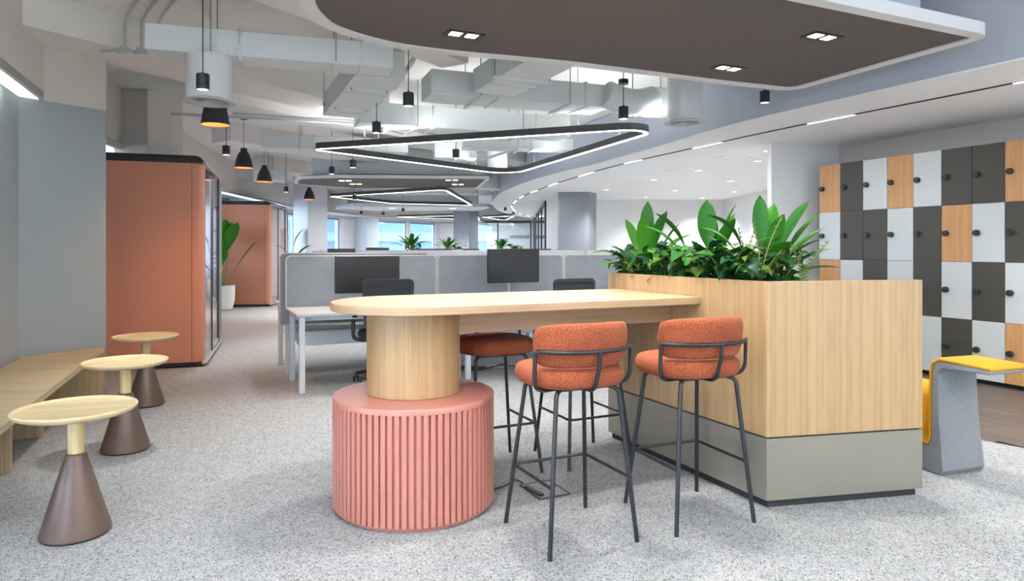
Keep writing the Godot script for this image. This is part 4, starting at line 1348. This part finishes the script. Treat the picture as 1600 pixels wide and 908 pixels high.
func build_ducts() -> void:
	duct("long pale duct under the ceiling at upper left", Vector2(-2.66, 4.9), Vector2(-0.95, 5.42), 0.3, 2.75, 2.94, 2)
	duct("short wide duct running back from the upper left duct", Vector2(-1.3, 5.63), Vector2(-2.05, 7.35), -0.42, 2.75, 2.97, 2)
	duct("square-ended duct hanging behind the brown panel's edge", Vector2(-0.75, 6.3), Vector2(1.0, 6.95), 0.42, 2.75, 2.98, 2)
	duct("duct branch rising towards the brown panel", Vector2(0.55, 5.3), Vector2(0.02, 6.5), 0.42, 2.76, 2.98, 1)
	duct("long duct across the middle, second behind the brown panel", Vector2(-1.75, 7.75), Vector2(0.75, 8.75), 0.4, 2.75, 3.0, 2)
	duct("grey duct at left behind the dark bell lamps", Vector2(-3.55, 9.6), Vector2(-1.55, 10.1), 0.4, 2.74, 2.93, 2)
	duct("short duct end beside the curved fascia", Vector2(-0.7, 9.7), Vector2(0.9, 9.95), 0.35, 2.76, 2.92, 1)
	duct("short vertical-looking box duct behind the ring light", Vector2(-1.2, 10.5), Vector2(-0.55, 10.6), 0.5, 2.72, 3.1, 1)
	duct("far duct left of the distant ceiling panel", Vector2(-5.35, 14.0), Vector2(-4.75, 14.1), 0.4, 2.72, 2.95, 1)
	duct("far duct right of the distant ceiling panel", Vector2(-0.75, 15.6), Vector2(0.1, 15.9), 0.5, 2.7, 2.95, 1)
	duct("dark crossing duct behind the distant ceiling panel", Vector2(-3.4, 17.5), Vector2(-0.9, 17.8), 0.6, 2.75, 3.1, 2)
	# flexible duct and rounded box end by the fascia
	var flex := thing("flexible_duct", "crumpled silver flexible duct bending down behind the ring light", "duct", P(0.95, 6.9, 2.86))
	var path := []
	var rad := []
	for i in 41:
		var s := i / 40.0
		path.append(Vector3(s * 0.55, 0.02 - 0.06 * sin(s * PI), -0.25 * s))
		rad.append(0.13 + (0.012 if i % 2 else 0.0))
	part(flex, "hose", tube(path, rad, 16), M.duct)
	part(flex, "strap", tube([Vector3(0.3, -0.2, -0.12), Vector3(0.3, 0.43, -0.12)], 0.006, 6), M.rod)
	var bx := thing("plenum_box", "pale box duct between flexible duct and curved fascia", "duct", P(1.5, 7.1, 2.74), 0.3)
	part(bx, "body", box(Vector3(0.3, 0.26, 0.3), 0.006), M.duct, Vector3(0.15, 0.13, -0.15))
	part(bx, "collar", tube([Vector3(0.28, 0.13, -0.15), Vector3(0.5, 0.13, -0.15)], 0.12, 20), M.duct)
	part(bx, "hanger_rod", tube([Vector3(0.15, 0.2, -0.15), Vector3(0.15, 0.55, -0.15)], 0.005, 6), M.rod)
	# drop diffusers: a drum of duct with a round grille
	for q in [[-2.29, 5.12, 2.405, 2.752, "upper left, behind the slim spot"], [1.75, 6.86, 2.57, 3.29, "before the curved fascia at upper right"], [-0.25, 11.5, 2.6, 3.29, "behind the ring light's far corner"], [-0.62, 16.6, 2.62, 3.29, "beyond the distant ceiling panel"]]:
		var o := thing("drop_diffuser", "white round duct ending in a slatted air diffuser, " + q[4], "air vent", P(q[0], q[1], q[2]), 0.0, "drop diffusers")
		if q[1] < 6.0:
			o.scale = Vector3(0.93, 1.0, 0.93)
		part(o, "duct_drum", lathe([Vector2(0.172, 0.015), Vector2(0.172, q[3] - q[2])], 40), M.duct_bright)
		part(o, "flange", lathe([Vector2(0.15, 0.015), Vector2(0.15, 0.003), Vector2(0.205, 0.0), Vector2(0.21, 0.006), Vector2(0.172, 0.02)], 40), M.white)
		part(o, "throat", lathe([Vector2(0.0, 0.05), Vector2(0.17, 0.05)], 32), M.plinth)
		for k in 4:
			var r := 0.03 + k * 0.033
			part(o, "grille_ring", lathe([Vector2(r, 0.035), Vector2(r + 0.022, 0.004), Vector2(r + 0.025, 0.006), Vector2(r + 0.004, 0.037)], 32), M.white)

func pipe_run(called: String, label: String, pts: Array, r: float, m: Material, round_by := 0.12) -> Node3D:
	var t := thing(called, label, "pipe", Vector3.ZERO, 0.0, "exposed ceiling pipes")
	part(t, "pipe", tube(bend(pts, round_by, 5), r, 8), m)
	return t

func build_pipes() -> void:
	for k in 3:
		var x := -3.27 + k * 0.13
		var d := 5.72 + k * 0.02
		var t := pipe_run("conduit", "grey conduit bending down the corner at upper left, %s of three" % ["left", "middle", "right"][k], [P(x + 0.75, d - 0.9, 3.27), P(x + 0.1, d - 0.1, 3.27), P(x, d, 3.22), P(x, d, 3.0)], 0.012, M.pipe, 0.1)
		part(t, "junction_box", lathe([Vector2(0.0, 0.0), Vector2(0.035, 0.0), Vector2(0.04, 0.01), Vector2(0.04, 0.035), Vector2(0.0, 0.04)], 20), M.pipe, P(x, d, 2.965))
		part(t, "elbow", tube([P(x - 0.02, d, 2.98), P(x - 0.22, d + 0.02, 2.97)], 0.011, 8), M.pipe)
	pipe_run("ceiling_pipe", "upper of two parallel grey pipes crossing the upper left ceiling", [P(-2.9, 4.45, 3.22), P(0.3, 5.75, 3.22)], 0.018, M.pipe)
	pipe_run("ceiling_pipe", "lower of two parallel grey pipes crossing the upper left ceiling", [P(-2.9, 4.55, 3.2), P(0.3, 5.85, 3.2)], 0.016, M.pipe)
	pipe_run("ceiling_pipe", "short pale pipe slanting across the upper left ceiling", [P(-2.25, 4.7, 3.25), P(-2.55, 5.7, 3.25)], 0.02, M.duct_bright)
	pipe_run("ceiling_pipe", "long thin pipe below the beam above the bell lamps", [P(-4.1, 8.15, 2.93), P(-1.4, 9.0, 2.93), P(-1.0, 9.6, 2.9)], 0.017, M.pipe)
	pipe_run("ceiling_pipe", "second thin pipe below the beam, slightly lower", [P(-3.3, 8.0, 2.9), P(-1.9, 8.5, 2.9), P(-1.5, 9.3, 2.88)], 0.013, M.pipe)
	pipe_run("ceiling_pipe", "pale sprinkler pipe in the middle dropping beside a slim spot", [P(-1.35, 7.2, 3.29), P(-1.35, 7.2, 2.85), P(-1.75, 7.5, 2.82)], 0.012, M.duct_bright)
	pipe_run("ceiling_pipe", "grey pipe running back between the middle ducts", [P(-0.9, 6.3, 3.1), P(-1.3, 7.6, 3.1)], 0.025, M.pipe)
	pipe_run("ceiling_pipe", "white angled pipe under the ring light's long side", [P(0.1, 9.5, 3.29), P(0.1, 9.5, 2.72), P(-0.45, 9.9, 2.6)], 0.02, M.duct_bright, 0.05)
	for q in [[-2.0, 7.2, "left, above the bell lamps"], [0.55, 9.1, "right, by the curved fascia"], [-2.05, 9.4, "in the middle, behind the slim spots"]]:
		var t := thing("sprinkler_drop", "thin white sprinkler drop pipe, " + q[2], "sprinkler", P(q[0], q[1], 0), 0.0, "sprinkler drops")
		part(t, "pipe", tube([Vector3(0, 2.86, 0), Vector3(0, 3.29, 0)], 0.01, 8), M.duct_bright)
		part(t, "head", lathe([Vector2(0.0, 2.82), Vector2(0.02, 2.825), Vector2(0.012, 2.835), Vector2(0.012, 2.86)], 12), M.chrome)
	var cam := thing("security_camera", "small white dome camera under the middle duct", "camera", P(-1.55, 8.1, 2.72))
	part(cam, "base", lathe([Vector2(0.0, 0.0), Vector2(0.05, 0.0), Vector2(0.055, 0.02), Vector2(0.055, 0.03), Vector2(0.0, 0.03)], 20), M.white)
	part(cam, "dome", lathe([Vector2(0.0, -0.04), Vector2(0.02, -0.036), Vector2(0.034, -0.02), Vector2(0.038, 0.0)], 20), M.white)

func build_ring_lights() -> void:
	var rings := [
		[[[1.62, 6.95], [-2.52, 8.5], [-0.02, 11.4]], [0.24, 0.1, 0.35], 2.55, "large triangular ring light with black frame hanging behind the brown panel", 2.0],
		[[[-1.42, 14.3], [-4.35, 16.2], [-3.3, 18.6], [-1.15, 19.4]], [0.12, 0.1, 0.2, 0.1], 2.55, "second, farther ring light with black frame beyond the distant panel", 3.2],
		[[[-1.3, 25.0], [-4.6, 26.6], [-1.4, 29.0]], [0.1, 0.1, 0.1], 2.55, "farthest ring light seen left of the grey column", 4.0],
		[[[0.1, 24.5], [-1.1, 25.6], [-0.3, 28.4]], [0.1, 0.1, 0.1], 2.5, "farthest ring light seen right of the grey column", 3.0],
		[[[4.6, 1.2], [2.4, -0.8], [4.4, -2.8]], [0.24, 0.1, 0.35], 2.55, "unseen ring light behind the camera on the locker side, placed to light the planter front", 2.2],  # out of view, placed to brighten the camera-facing sides
		[[[0.2, 1.9], [-1.35, 1.5], [-1.2, -2.2]], [0.24, 0.1, 0.35], 2.55, "unseen ring light above and behind the camera on the window side, placed to light the near floor", 1.7]]  # out of view, placed to light the near floor and lift the ceiling
	for q in rings:
		var t := thing("ring_light", q[3], "pendant light", Vector3.ZERO, 0.0, "triangular ring lights")
		var poly := rounded(plan(q[0]), q[1], 10)
		var outer := offset_outline(poly, -0.028)
		var inner := offset_outline(poly, 0.028)
		part(t, "frame", ring_prism(outer, inner, q[2], q[2] + 0.075), M.ring_frame)
		part(t, "diffuser", ring_prism(offset_outline(poly, -0.023), offset_outline(poly, 0.023), q[2] - 0.006, q[2]), M.led)
		if q[0][0][1] < 8.0:
			part(t, "unseen_uplight", ring_prism(offset_outline(poly, -0.012), offset_outline(poly, 0.012), q[2] + 0.075, q[2] + 0.0765), M.led)  # unseen uplight on the frame top, placed to brighten the ceiling
		var n: int = q[0].size()
		for k in n:
			var a: Array = q[0][k]
			var b: Array = q[0][(k + 1) % n]
			strip(t, P(a[0], a[1], q[2] - 0.02), P(b[0], b[1], q[2] - 0.02), 0.05, q[4], Color(0.975, 0.99, 1.0))
			strip(t, P(b[0], b[1], q[2] + 0.095), P(a[0], a[1], q[2] + 0.095), 0.04, q[4] * (3.4 if q[0][0][1] < 4.0 else 0.46 if q[0][0][1] < 8.0 else 0.0) + 0.001, Color(0.975, 0.99, 1.0), true)  # upward light of the unseen uplight, for the ceiling
			for f in [0.22, 0.78]:
				var p := P(lerpf(a[0], b[0], f), lerpf(a[1], b[1], f), q[2] + 0.08)
				part(t, "wire", tube([p, Vector3(p.x, 3.29, p.z)], 0.003, 6), M.rod)

func build_pendants() -> void:
	# slim black cylinder spots on cords
	var slim := [[-2.155, 4.72, 2.41, "in front of the upper left drop diffuser"], [-0.835, 5.46, 2.45, "left of the square-ended duct"], [-1.345, 6.72, 2.45, "above the left corner of the ring light"], [0.987, 6.0, 2.45, "above the right corner of the ring light"], [2.37, 6.35, 2.67, "just beyond the brown panel's far right corner"], [-3.46, 8.2, 2.44, "left of the bell lamps"], [-0.71, 8.57, 2.45, "inside the ring light"], [-2.25, 9.58, 2.45, "left below the ring light"], [-2.77, 10.4, 2.45, "beside the distant panel's left end"], [-4.57, 13.7, 2.45, "by the far window wall"], [-3.3, 14.2, 2.33, "under the distant panel"], [-0.2, 20.5, 2.45, "far right, first by the curved ceiling"], [0.05, 23.0, 2.45, "far right, second by the curved ceiling"], [-4.9, 22.0, 2.42, "far left, first before the windows"], [-4.3, 22.6, 2.42, "far left, second before the windows"], [-3.3, 20.5, 2.42, "far middle, under the second ring light"]]
	for q in slim:
		var t := thing("pendant_spot", "slim black cylinder pendant spot, " + q[3], "pendant light", P(q[0], q[1], q[2]), 0.0, "black cylinder pendant spots")
		part(t, "housing", lathe([Vector2(0.036, 0.012), Vector2(0.038, 0.0), Vector2(0.043, 0.0), Vector2(0.044, 0.004), Vector2(0.044, 0.03), Vector2(0.042, 0.032), Vector2(0.044, 0.034), Vector2(0.044, 0.106), Vector2(0.04, 0.11), Vector2(0.008, 0.11), Vector2(0.006, 0.125)], 28), M.black)
		part(t, "lens", lathe([Vector2(0.0, 0.0), Vector2(0.037, 0.001), Vector2(0.036, 0.014), Vector2(0.0, 0.014)], 20), M.spot_glow)
		var hang: float = (2.8 if q[0] == 0.987 else 3.29) - q[2]
		part(t, "cord", tube([Vector3(0, 0.11, 0), Vector3(0, 3.29 - q[2], 0)], 0.004, 6), M.black)
		part(t, "canopy", lathe([Vector2(0.0, hang - 0.04), Vector2(0.045, hang - 0.04), Vector2(0.045, hang), Vector2(0.0, hang)], 20), M.black)
		spot(t, Vector3(0, -0.02, 0), 2.2, Color(1, 0.995, 0.985), 40.0, 0.035)
	# dark bell lamps with orange insides
	for q in [[-2.87, 6.55, 2.5, 0, "nearest, below the upper left diffuser"], [-4.04, 10.2, 2.52, 1, "second, over the aisle"], [-4.5, 12.3, 2.52, 1, "third, over the aisle"], [-5.0, 16.7, 2.52, 1, "farthest, before the pale column"]]:
		var t := thing("bell_lamp", "black bell pendant lamp with glowing orange inside, " + q[4], "pendant light", P(q[0], q[1], q[2]), 0.0, "black bell pendant lamps")
		var outer := [Vector2(0.128, 0.0), Vector2(0.13, 0.004), Vector2(0.122, 0.06), Vector2(0.11, 0.13), Vector2(0.104, 0.18), Vector2(0.0, 0.185)] if q[3] == 0 else [Vector2(0.128, 0.0), Vector2(0.131, 0.004), Vector2(0.122, 0.07), Vector2(0.105, 0.14), Vector2(0.082, 0.2), Vector2(0.06, 0.235), Vector2(0.048, 0.25), Vector2(0.048, 0.295), Vector2(0.0, 0.297)]
		part(t, "shade", lathe(outer, 40), M.soft_black)
		part(t, "inner_shade_light", lathe([Vector2(0.126, 0.002), Vector2(0.115, 0.06), Vector2(0.1, 0.13), Vector2(0.0, 0.15)], 32), M.warm_inner)
		part(t, "cord", tube([Vector3(0, 0.18, 0), Vector3(0, 3.29 - q[2], 0)], 0.004, 6), M.black)
		part(t, "canopy", lathe([Vector2(0.0, 3.25 - q[2]), Vector2(0.05, 3.25 - q[2]), Vector2(0.05, 3.29 - q[2])], 20), M.black)
		spot(t, Vector3(0, -0.01, 0), 1.6, Color(1, 0.72, 0.46), 58.0, 0.06)

# ------------------------------------------------------------------ plants
func strap_plant(label: String, at: Vector3, leaves: Array, called := "bird_of_paradise") -> void:
	# leaves: [heading (deg, 0 = away from camera), lean from upright (deg), stalk, length, width, droop]
	var t := thing(called, label, "plant", at, 0.0, "tall leafy plants")
	var mats := [M.leaf_a, M.leaf_a, M.leaf_b]
	for k in leaves.size():
		var q: Array = leaves[k]
		var head := deg_to_rad(q[0])
		var lean := deg_to_rad(q[1])
		var dir := Vector3(sin(head) * sin(lean), cos(lean), -cos(head) * sin(lean))
		var foot := Vector3(sin(head) * 0.03, 0, -cos(head) * 0.03)
		var tip := foot + dir * float(q[2])
		part(t, "stalk", tube([foot, foot.lerp(tip, 0.6) + Vector3.UP * 0.01, tip], [0.009, 0.007, 0.005], 6), M.stem)
		var lf := part(t, "leaf", leaf(q[3], q[4], q[5], 0.28, 0, (k % 3 - 1) * 0.25), mats[k % 3])
		# leaf runs along its own -z; its upper face looks up and inwards
		var z := -dir
		var x := Vector3(cos(head), 0, sin(head))
		var y := z.cross(x).normalized()
		lf.transform = Transform3D(Basis(x, y, z).orthonormalized(), tip)

func vine(label: String, at: Vector3, seed_: int, count: int, w: float, h: float, tones: Array) -> void:
	var t := thing("trailing_vine", label, "plant", at, TURN, "leafy vines filling the planter")
	var r := RandomNumberGenerator.new()
	r.seed = seed_
	for k in 4:
		var a := r.randf() * TAU
		part(t, "stem", tube([Vector3(0, 0, 0), Vector3(cos(a) * w * 0.3, h * 0.5, sin(a) * w * 0.3), Vector3(cos(a) * w * 0.5, h * 0.75, sin(a) * w * 0.5)], 0.003, 5), M.stem)
	for k in count:
		var a := r.randf() * TAU
		var rad := sqrt(r.randf())
		var hh := h * (0.08 + 0.92 * r.randf()) * (1.0 - 0.35 * rad)
		if hh < 0.09:
			rad *= 0.5
		var pos := Vector3(cos(a) * rad * w * 0.5, hh, sin(a) * rad * w * 0.5)
		var size := r.randf_range(0.06, 0.105)
		var lf := part(t, "leaf", leaf(0.08, 0.062, [0.5, 0.9, 1.3][k % 3], 0.3, 1), tones[r.randi() % tones.size()], pos)
		var yaw := -a - PI / 2 + r.randf_range(-0.9, 0.9)
		lf.basis = Basis(Vector3.UP, yaw) * Basis(Vector3.RIGHT, r.randf_range(-0.7, 0.75)) * Basis(Vector3.BACK, r.randf_range(-0.5, 0.5))
		lf.scale = Vector3.ONE * (size / 0.08)

func fern(label: String, at: Vector3, heading: float, tall: float) -> void:
	var t := thing("fern", label, "plant", at, heading, "ferns in the planter")
	var st := start()
	for f in 2:
		var s := 1.0 if f == 0 else -0.5
		var pts := []
		for i in 14:
			var u := i / 13.0
			pts.append(Vector3(s * 0.12 * u * u, tall * u * (1.0 - 0.1 * f), 0.02 * u))
		part(t, "frond_stalk", tube(pts, 0.003, 5), M.stem)
		var fr := start()
		for i in range(2, 14):
			var wl := 0.035 * (1.0 - 0.6 * i / 13.0)
			for sd in [-1.0, 1.0]:
				var c: Vector3 = pts[i]
				var e: Vector3 = c + Vector3(sd * wl, 0.012, 0.005)
				quad(fr, c + Vector3(0, 0.006, 0), c - Vector3(0, 0.006, 0), e - Vector3(0, 0.001, 0), e + Vector3(0, 0.001, 0), Vector3(0, 0, 1))
		part(t, "frond", done(fr), M.leaf_c)

func build_plants() -> void:
	var y := 1.09
	# in the planter: (across, along) in metres from its near left corner
	var pl := func(a: float, b: float) -> Vector3:
		return UV(1.545 + a, -0.907 + b, y)
	strap_plant("dark green broad-leaved plant at the far left end of the planter", pl.call(0.16, 1.22), [[-80, 42, 0.17, 0.26, 0.085, 1.3], [-60, 30, 0.1, 0.22, 0.07, 0.7], [20, 4, 0.2, 0.34, 0.095, 0.15], [-35, 16, 0.18, 0.27, 0.08, 0.3], [75, 34, 0.2, 0.27, 0.095, 0.8], [110, 20, 0.16, 0.27, 0.09, 0.4], [170, 12, 0.12, 0.25, 0.085, 0.3], [200, 8, 0.14, 0.3, 0.1, 0.3], [60, 12, 0.2, 0.3, 0.09, 0.4], [-100, 55, 0.14, 0.2, 0.08, 1.0]])
	strap_plant("dark green broad-leaved plant in the middle of the planter", pl.call(0.22, 0.68), [[-75, 34, 0.2, 0.3, 0.085, 0.6], [-60, 40, 0.16, 0.26, 0.075, 0.7], [10, 2, 0.22, 0.29, 0.12, 0.1], [60, 20, 0.18, 0.3, 0.095, 0.3], [85, 46, 0.2, 0.36, 0.08, 1.2], [30, 8, 0.18, 0.25, 0.09, 0.2], [150, 18, 0.16, 0.27, 0.1, 0.4], [100, 10, 0.16, 0.34, 0.11, 0.3], [-85, 26, 0.24, 0.28, 0.1, 0.5], [80, 58, 0.18, 0.34, 0.09, 0.9]])
	strap_plant("dark green broad-leaved plant at the near right end of the planter", pl.call(0.24, 0.27), [[-70, 30, 0.22, 0.24, 0.08, 0.8], [-55, 38, 0.18, 0.22, 0.06, 0.4], [15, 6, 0.22, 0.3, 0.09, 0.1], [40, 16, 0.2, 0.3, 0.1, 0.2], [75, 42, 0.2, 0.3, 0.075, 0.4], [95, 50, 0.15, 0.27, 0.07, 0.5], [160, 14, 0.14, 0.28, 0.1, 0.3], [120, 34, 0.12, 0.26, 0.09, 0.6], [85, 22, 0.22, 0.32, 0.11, 0.3], [80, 34, 0.24, 0.3, 0.09, 0.3], [110, 62, 0.14, 0.24, 0.1, 0.6], [-80, 20, 0.24, 0.26, 0.1, 0.9], [170, 28, 0.1, 0.26, 0.1, 0.8]])
	var tones := [[M.leaf_b, M.leaf_c, M.leaf_d], [M.leaf_c, M.leaf_d, M.leaf_e, M.leaf_b], [M.leaf_d, M.leaf_b, M.leaf_a], [M.leaf_c, M.leaf_b, M.leaf_d]]
	var k := 0
	for i in 7:
		for j in 2:
			var b := 1.3 - i * 0.183
			var a := 0.125 + j * 0.175
			var side: String = "table side" if j == 0 else "locker side"
			vine("clump of trailing green leaves on the planter's %s, number %s from the far end" % [side, ["one", "two", "three", "four", "five", "six", "seven"][i]], pl.call(a, b), 100 + k, 70, 0.3, 0.27, tones[k % 4])
			k += 1
	fern("upright fern frond before the right broad-leaved plant", pl.call(0.1, 0.14), 0.3, 0.38)
	fern("small fern behind the middle broad-leaved plant", pl.call(0.32, 0.5), 0.6, 0.36)
	fern("fern near the right corner of the planter", pl.call(0.36, 0.1), 0.0, 0.24)
	# tall plant in a white pot before the second booth
	var pot := thing("plant_pot", "tall white tapered plant pot before the farther booth", "pot", P(-6.17, 14.45))
	part(pot, "body", lathe([Vector2(0.0, 0.0), Vector2(0.16, 0.0), Vector2(0.19, 0.02), Vector2(0.235, 0.2), Vector2(0.245, 0.52), Vector2(0.225, 0.52), Vector2(0.22, 0.46), Vector2(0.0, 0.46)], 36), M.pot)
	part(pot, "soil", lathe([Vector2(0.0, 0.475), Vector2(0.222, 0.475)], 24), M.soil)
	strap_plant("tall potted plant with large paddle leaves by the copper booth", P(-6.17, 14.45, 0.47), [[-60, 10, 0.95, 0.7, 0.34, 0.5], [150, 8, 0.75, 0.75, 0.36, 0.4], [75, 30, 0.5, 0.7, 0.2, 0.2], [20, 6, 0.75, 0.7, 0.34, 0.3], [170, 14, 0.5, 0.55, 0.3, 0.9], [-90, 30, 0.6, 0.6, 0.26, 0.7], [120, 12, 0.85, 0.62, 0.3, 0.5]], "paddle_plant")
	var pot2 := thing("plant_pot", "white pot hidden behind the second booth's glass end", "pot", P(-6.15, 18.35))
	part(pot2, "body", lathe([Vector2(0.0, 0.0), Vector2(0.16, 0.0), Vector2(0.235, 0.2), Vector2(0.245, 0.52), Vector2(0.225, 0.52), Vector2(0.22, 0.46), Vector2(0.0, 0.46)], 28), M.pot)
	strap_plant("green leaves peeking out between the second booth and the pale column", P(-6.15, 18.35, 0.47), [[85, 25, 0.6, 0.6, 0.2, 0.8], [70, 12, 0.9, 0.6, 0.22, 0.6], [100, 35, 0.3, 0.6, 0.18, 0.6], [-40, 14, 0.8, 0.6, 0.22, 0.4]], "paddle_plant")
	# small plants on the storage units
	for q in [[-1.95, 12.98, 0.3, 0.5, "before the far windows, largest"], [-1.65, 17.38, 0.3, 0.42, "left of the grey column"], [-0.25, 15.48, 0.22, 0.42, "right of the grey column"]]:
		var lv := []
		for i in 13:
			lv.append([i * 137.5, 12 + (i * 23) % 50, 0.05, q[2] + 0.012 * (i % 4), 0.085, 0.5 + 0.1 * (i % 4)])
		strap_plant("bushy green plant on a dark storage unit, %s" % q[4], P(q[0], q[1], 1.3), lv, "desk_plant")
	# low leaves filling the trays
	for q in [[-2.2, 13.0, 0, "leftmost"], [-1.75, 17.4, 1, "middle"], [-0.2, 15.5, 2, "rightmost"]]:
		vine("low green leaves in the tray of a storage unit, %s" % q[3], P(q[0] + 0.3, q[1], 1.285), 300 + q[2], 30, 0.5, 0.14, [M.leaf_a, M.leaf_c])

func build_outside() -> void:
	for q in [[-46.0, 52.0, 28.0, 20.0, M.facade_a, "pale blue office block outside the left windows"], [-17.0, 62.0, 18.0, 26.0, M.facade_b, "blue office block outside the middle windows"], [2.0, 58.0, 22.0, 16.0, M.facade_c, "whitish office block outside the right windows"]]:
		var t := thing("building", q[5], "building", P(q[0], q[1], -14.0))
		part(t, "body", box(Vector3(q[2], q[3] + 14.0, 12.0)), q[4], Vector3(q[2] / 2, (q[3] + 14.0) / 2, -6.0))
		for k in 8:
			part(t, "floor_band", box(Vector3(q[2] + 0.2, 0.8, 0.4)), M.facade_c, Vector3(q[2] / 2, 10.0 + k * 3.2, 0.1))

func build_small_things() -> void:
	# glass partition beyond the white wall
	var g := thing("glass_partition", "black framed glass partition beyond the white wall", "partition", P(0.9, 18.15), PI / 2)
	for k in 5:
		var x := k * 2.4
		part(g, "post", box(Vector3(0.07, 2.5, 0.06), 0.003), M.black, Vector3(x, 1.25, 0))
		if k < 4:
			part(g, "pane", box(Vector3(2.33, 2.42, 0.012)), M.glass, Vector3(x + 1.2, 1.25, 0))
	part(g, "head_rail", box(Vector3(9.7, 0.08, 0.06), 0.003), M.black, Vector3(4.8, 2.54, 0))
	var f := thing("glass_partition", "far glass wall with thin black frames before the end window", "partition", P(-1.6, 28.8))
	for x in [0.0, 1.0, 2.4]:
		part(f, "post", box(Vector3(0.06, 2.4, 0.06), 0.003), M.black, Vector3(x, 1.2, 0))
	for x in [0.5, 1.7]:
		part(f, "pane", box(Vector3(0.93 if x < 1 else 1.33, 2.36, 0.012)), M.glass, Vector3(x, 1.2, 0))
	part(f, "head_rail", box(Vector3(2.5, 0.1, 0.08), 0.003), M.black, Vector3(1.2, 2.45, 0))
	var vent := thing("wall_screen", "narrow dark screen on the far white wall", "screen", P(0.35, 31.43, 1.86))
	part(vent, "housing", box(Vector3(0.9, 0.14, 0.06), 0.01), M.black)
	# floor box, its carpet lid outlined, and the cable that leaves it
	var fb := thing("floor_box", "square floor box with carpeted lid and thin metal rim under the near stool", "floor box", P(0.176, 3.654), TURN)
	var o := PackedVector2Array([Vector2(-0.095, -0.12), Vector2(0.095, -0.12), Vector2(0.095, 0.12), Vector2(-0.095, 0.12)])
	part(fb, "rim", ring_prism(o, offset_outline(o, 0.009), 0.0, 0.004), M.plinth)
	part(fb, "lid", box(Vector3(0.17, 0.003, 0.22)), M.carpet, Vector3(0, 0.0015, 0))
	part(fb, "cable_flap", box(Vector3(0.03, 0.012, 0.16), 0.003), M.black, Vector3(-0.07, 0.009, 0.01), Vector3(0, 0.08, 0))
	var cb := thing("power_cable", "black power cable running from the pink drum to the floor box", "cable")
	part(cb, "cable", tube(bend([P(-0.125, 3.61, 0.012), P(-0.03, 3.66, 0.02), P(0.02, 3.735, 0.03), P(0.06, 3.715, 0.014)], 0.05, 4), 0.006, 6), M.cable)
	# loose cables and a power strip under the front desks
	var pb := thing("cable_bundle", "tangle of cables with a silver socket strip on the carpet below the front desks", "cable", UV(1.9, 3.35))
	part(pb, "socket_strip", box(Vector3(0.36, 0.04, 0.06), 0.006), M.frame_grey, Vector3(0.1, 0.02, 0), Vector3(0, 0.4, 0))
	for k in 4:
		var z := -0.1 + k * 0.06
		part(pb, "cable", tube(bend([Vector3(-0.35 - 0.05 * k, 0.008, z), Vector3(-0.1, 0.01, z + 0.12), Vector3(0.1, 0.045, z * 0.3), Vector3(0.3, 0.01, z - 0.1), Vector3(0.45, 0.008, z + 0.06 * k)], 0.1, 4), 0.006, 6), M.cable)
	# switches on the pale column and wall outlets
	for q in [[-5.28, 18.7, "on the pale column"], [-5.45, 26.6, "on the column between the windows"]]:
		var s := thing("wall_switch", "small white light switch plate " + q[2], "switch", P(q[0], q[1], 1.2), 0.6)
		part(s, "plate", box(Vector3(0.09, 0.14, 0.012), 0.003), M.white)
		part(s, "rocker", box(Vector3(0.05, 0.07, 0.006), 0.002), M.white, Vector3(0, 0, 0.008))
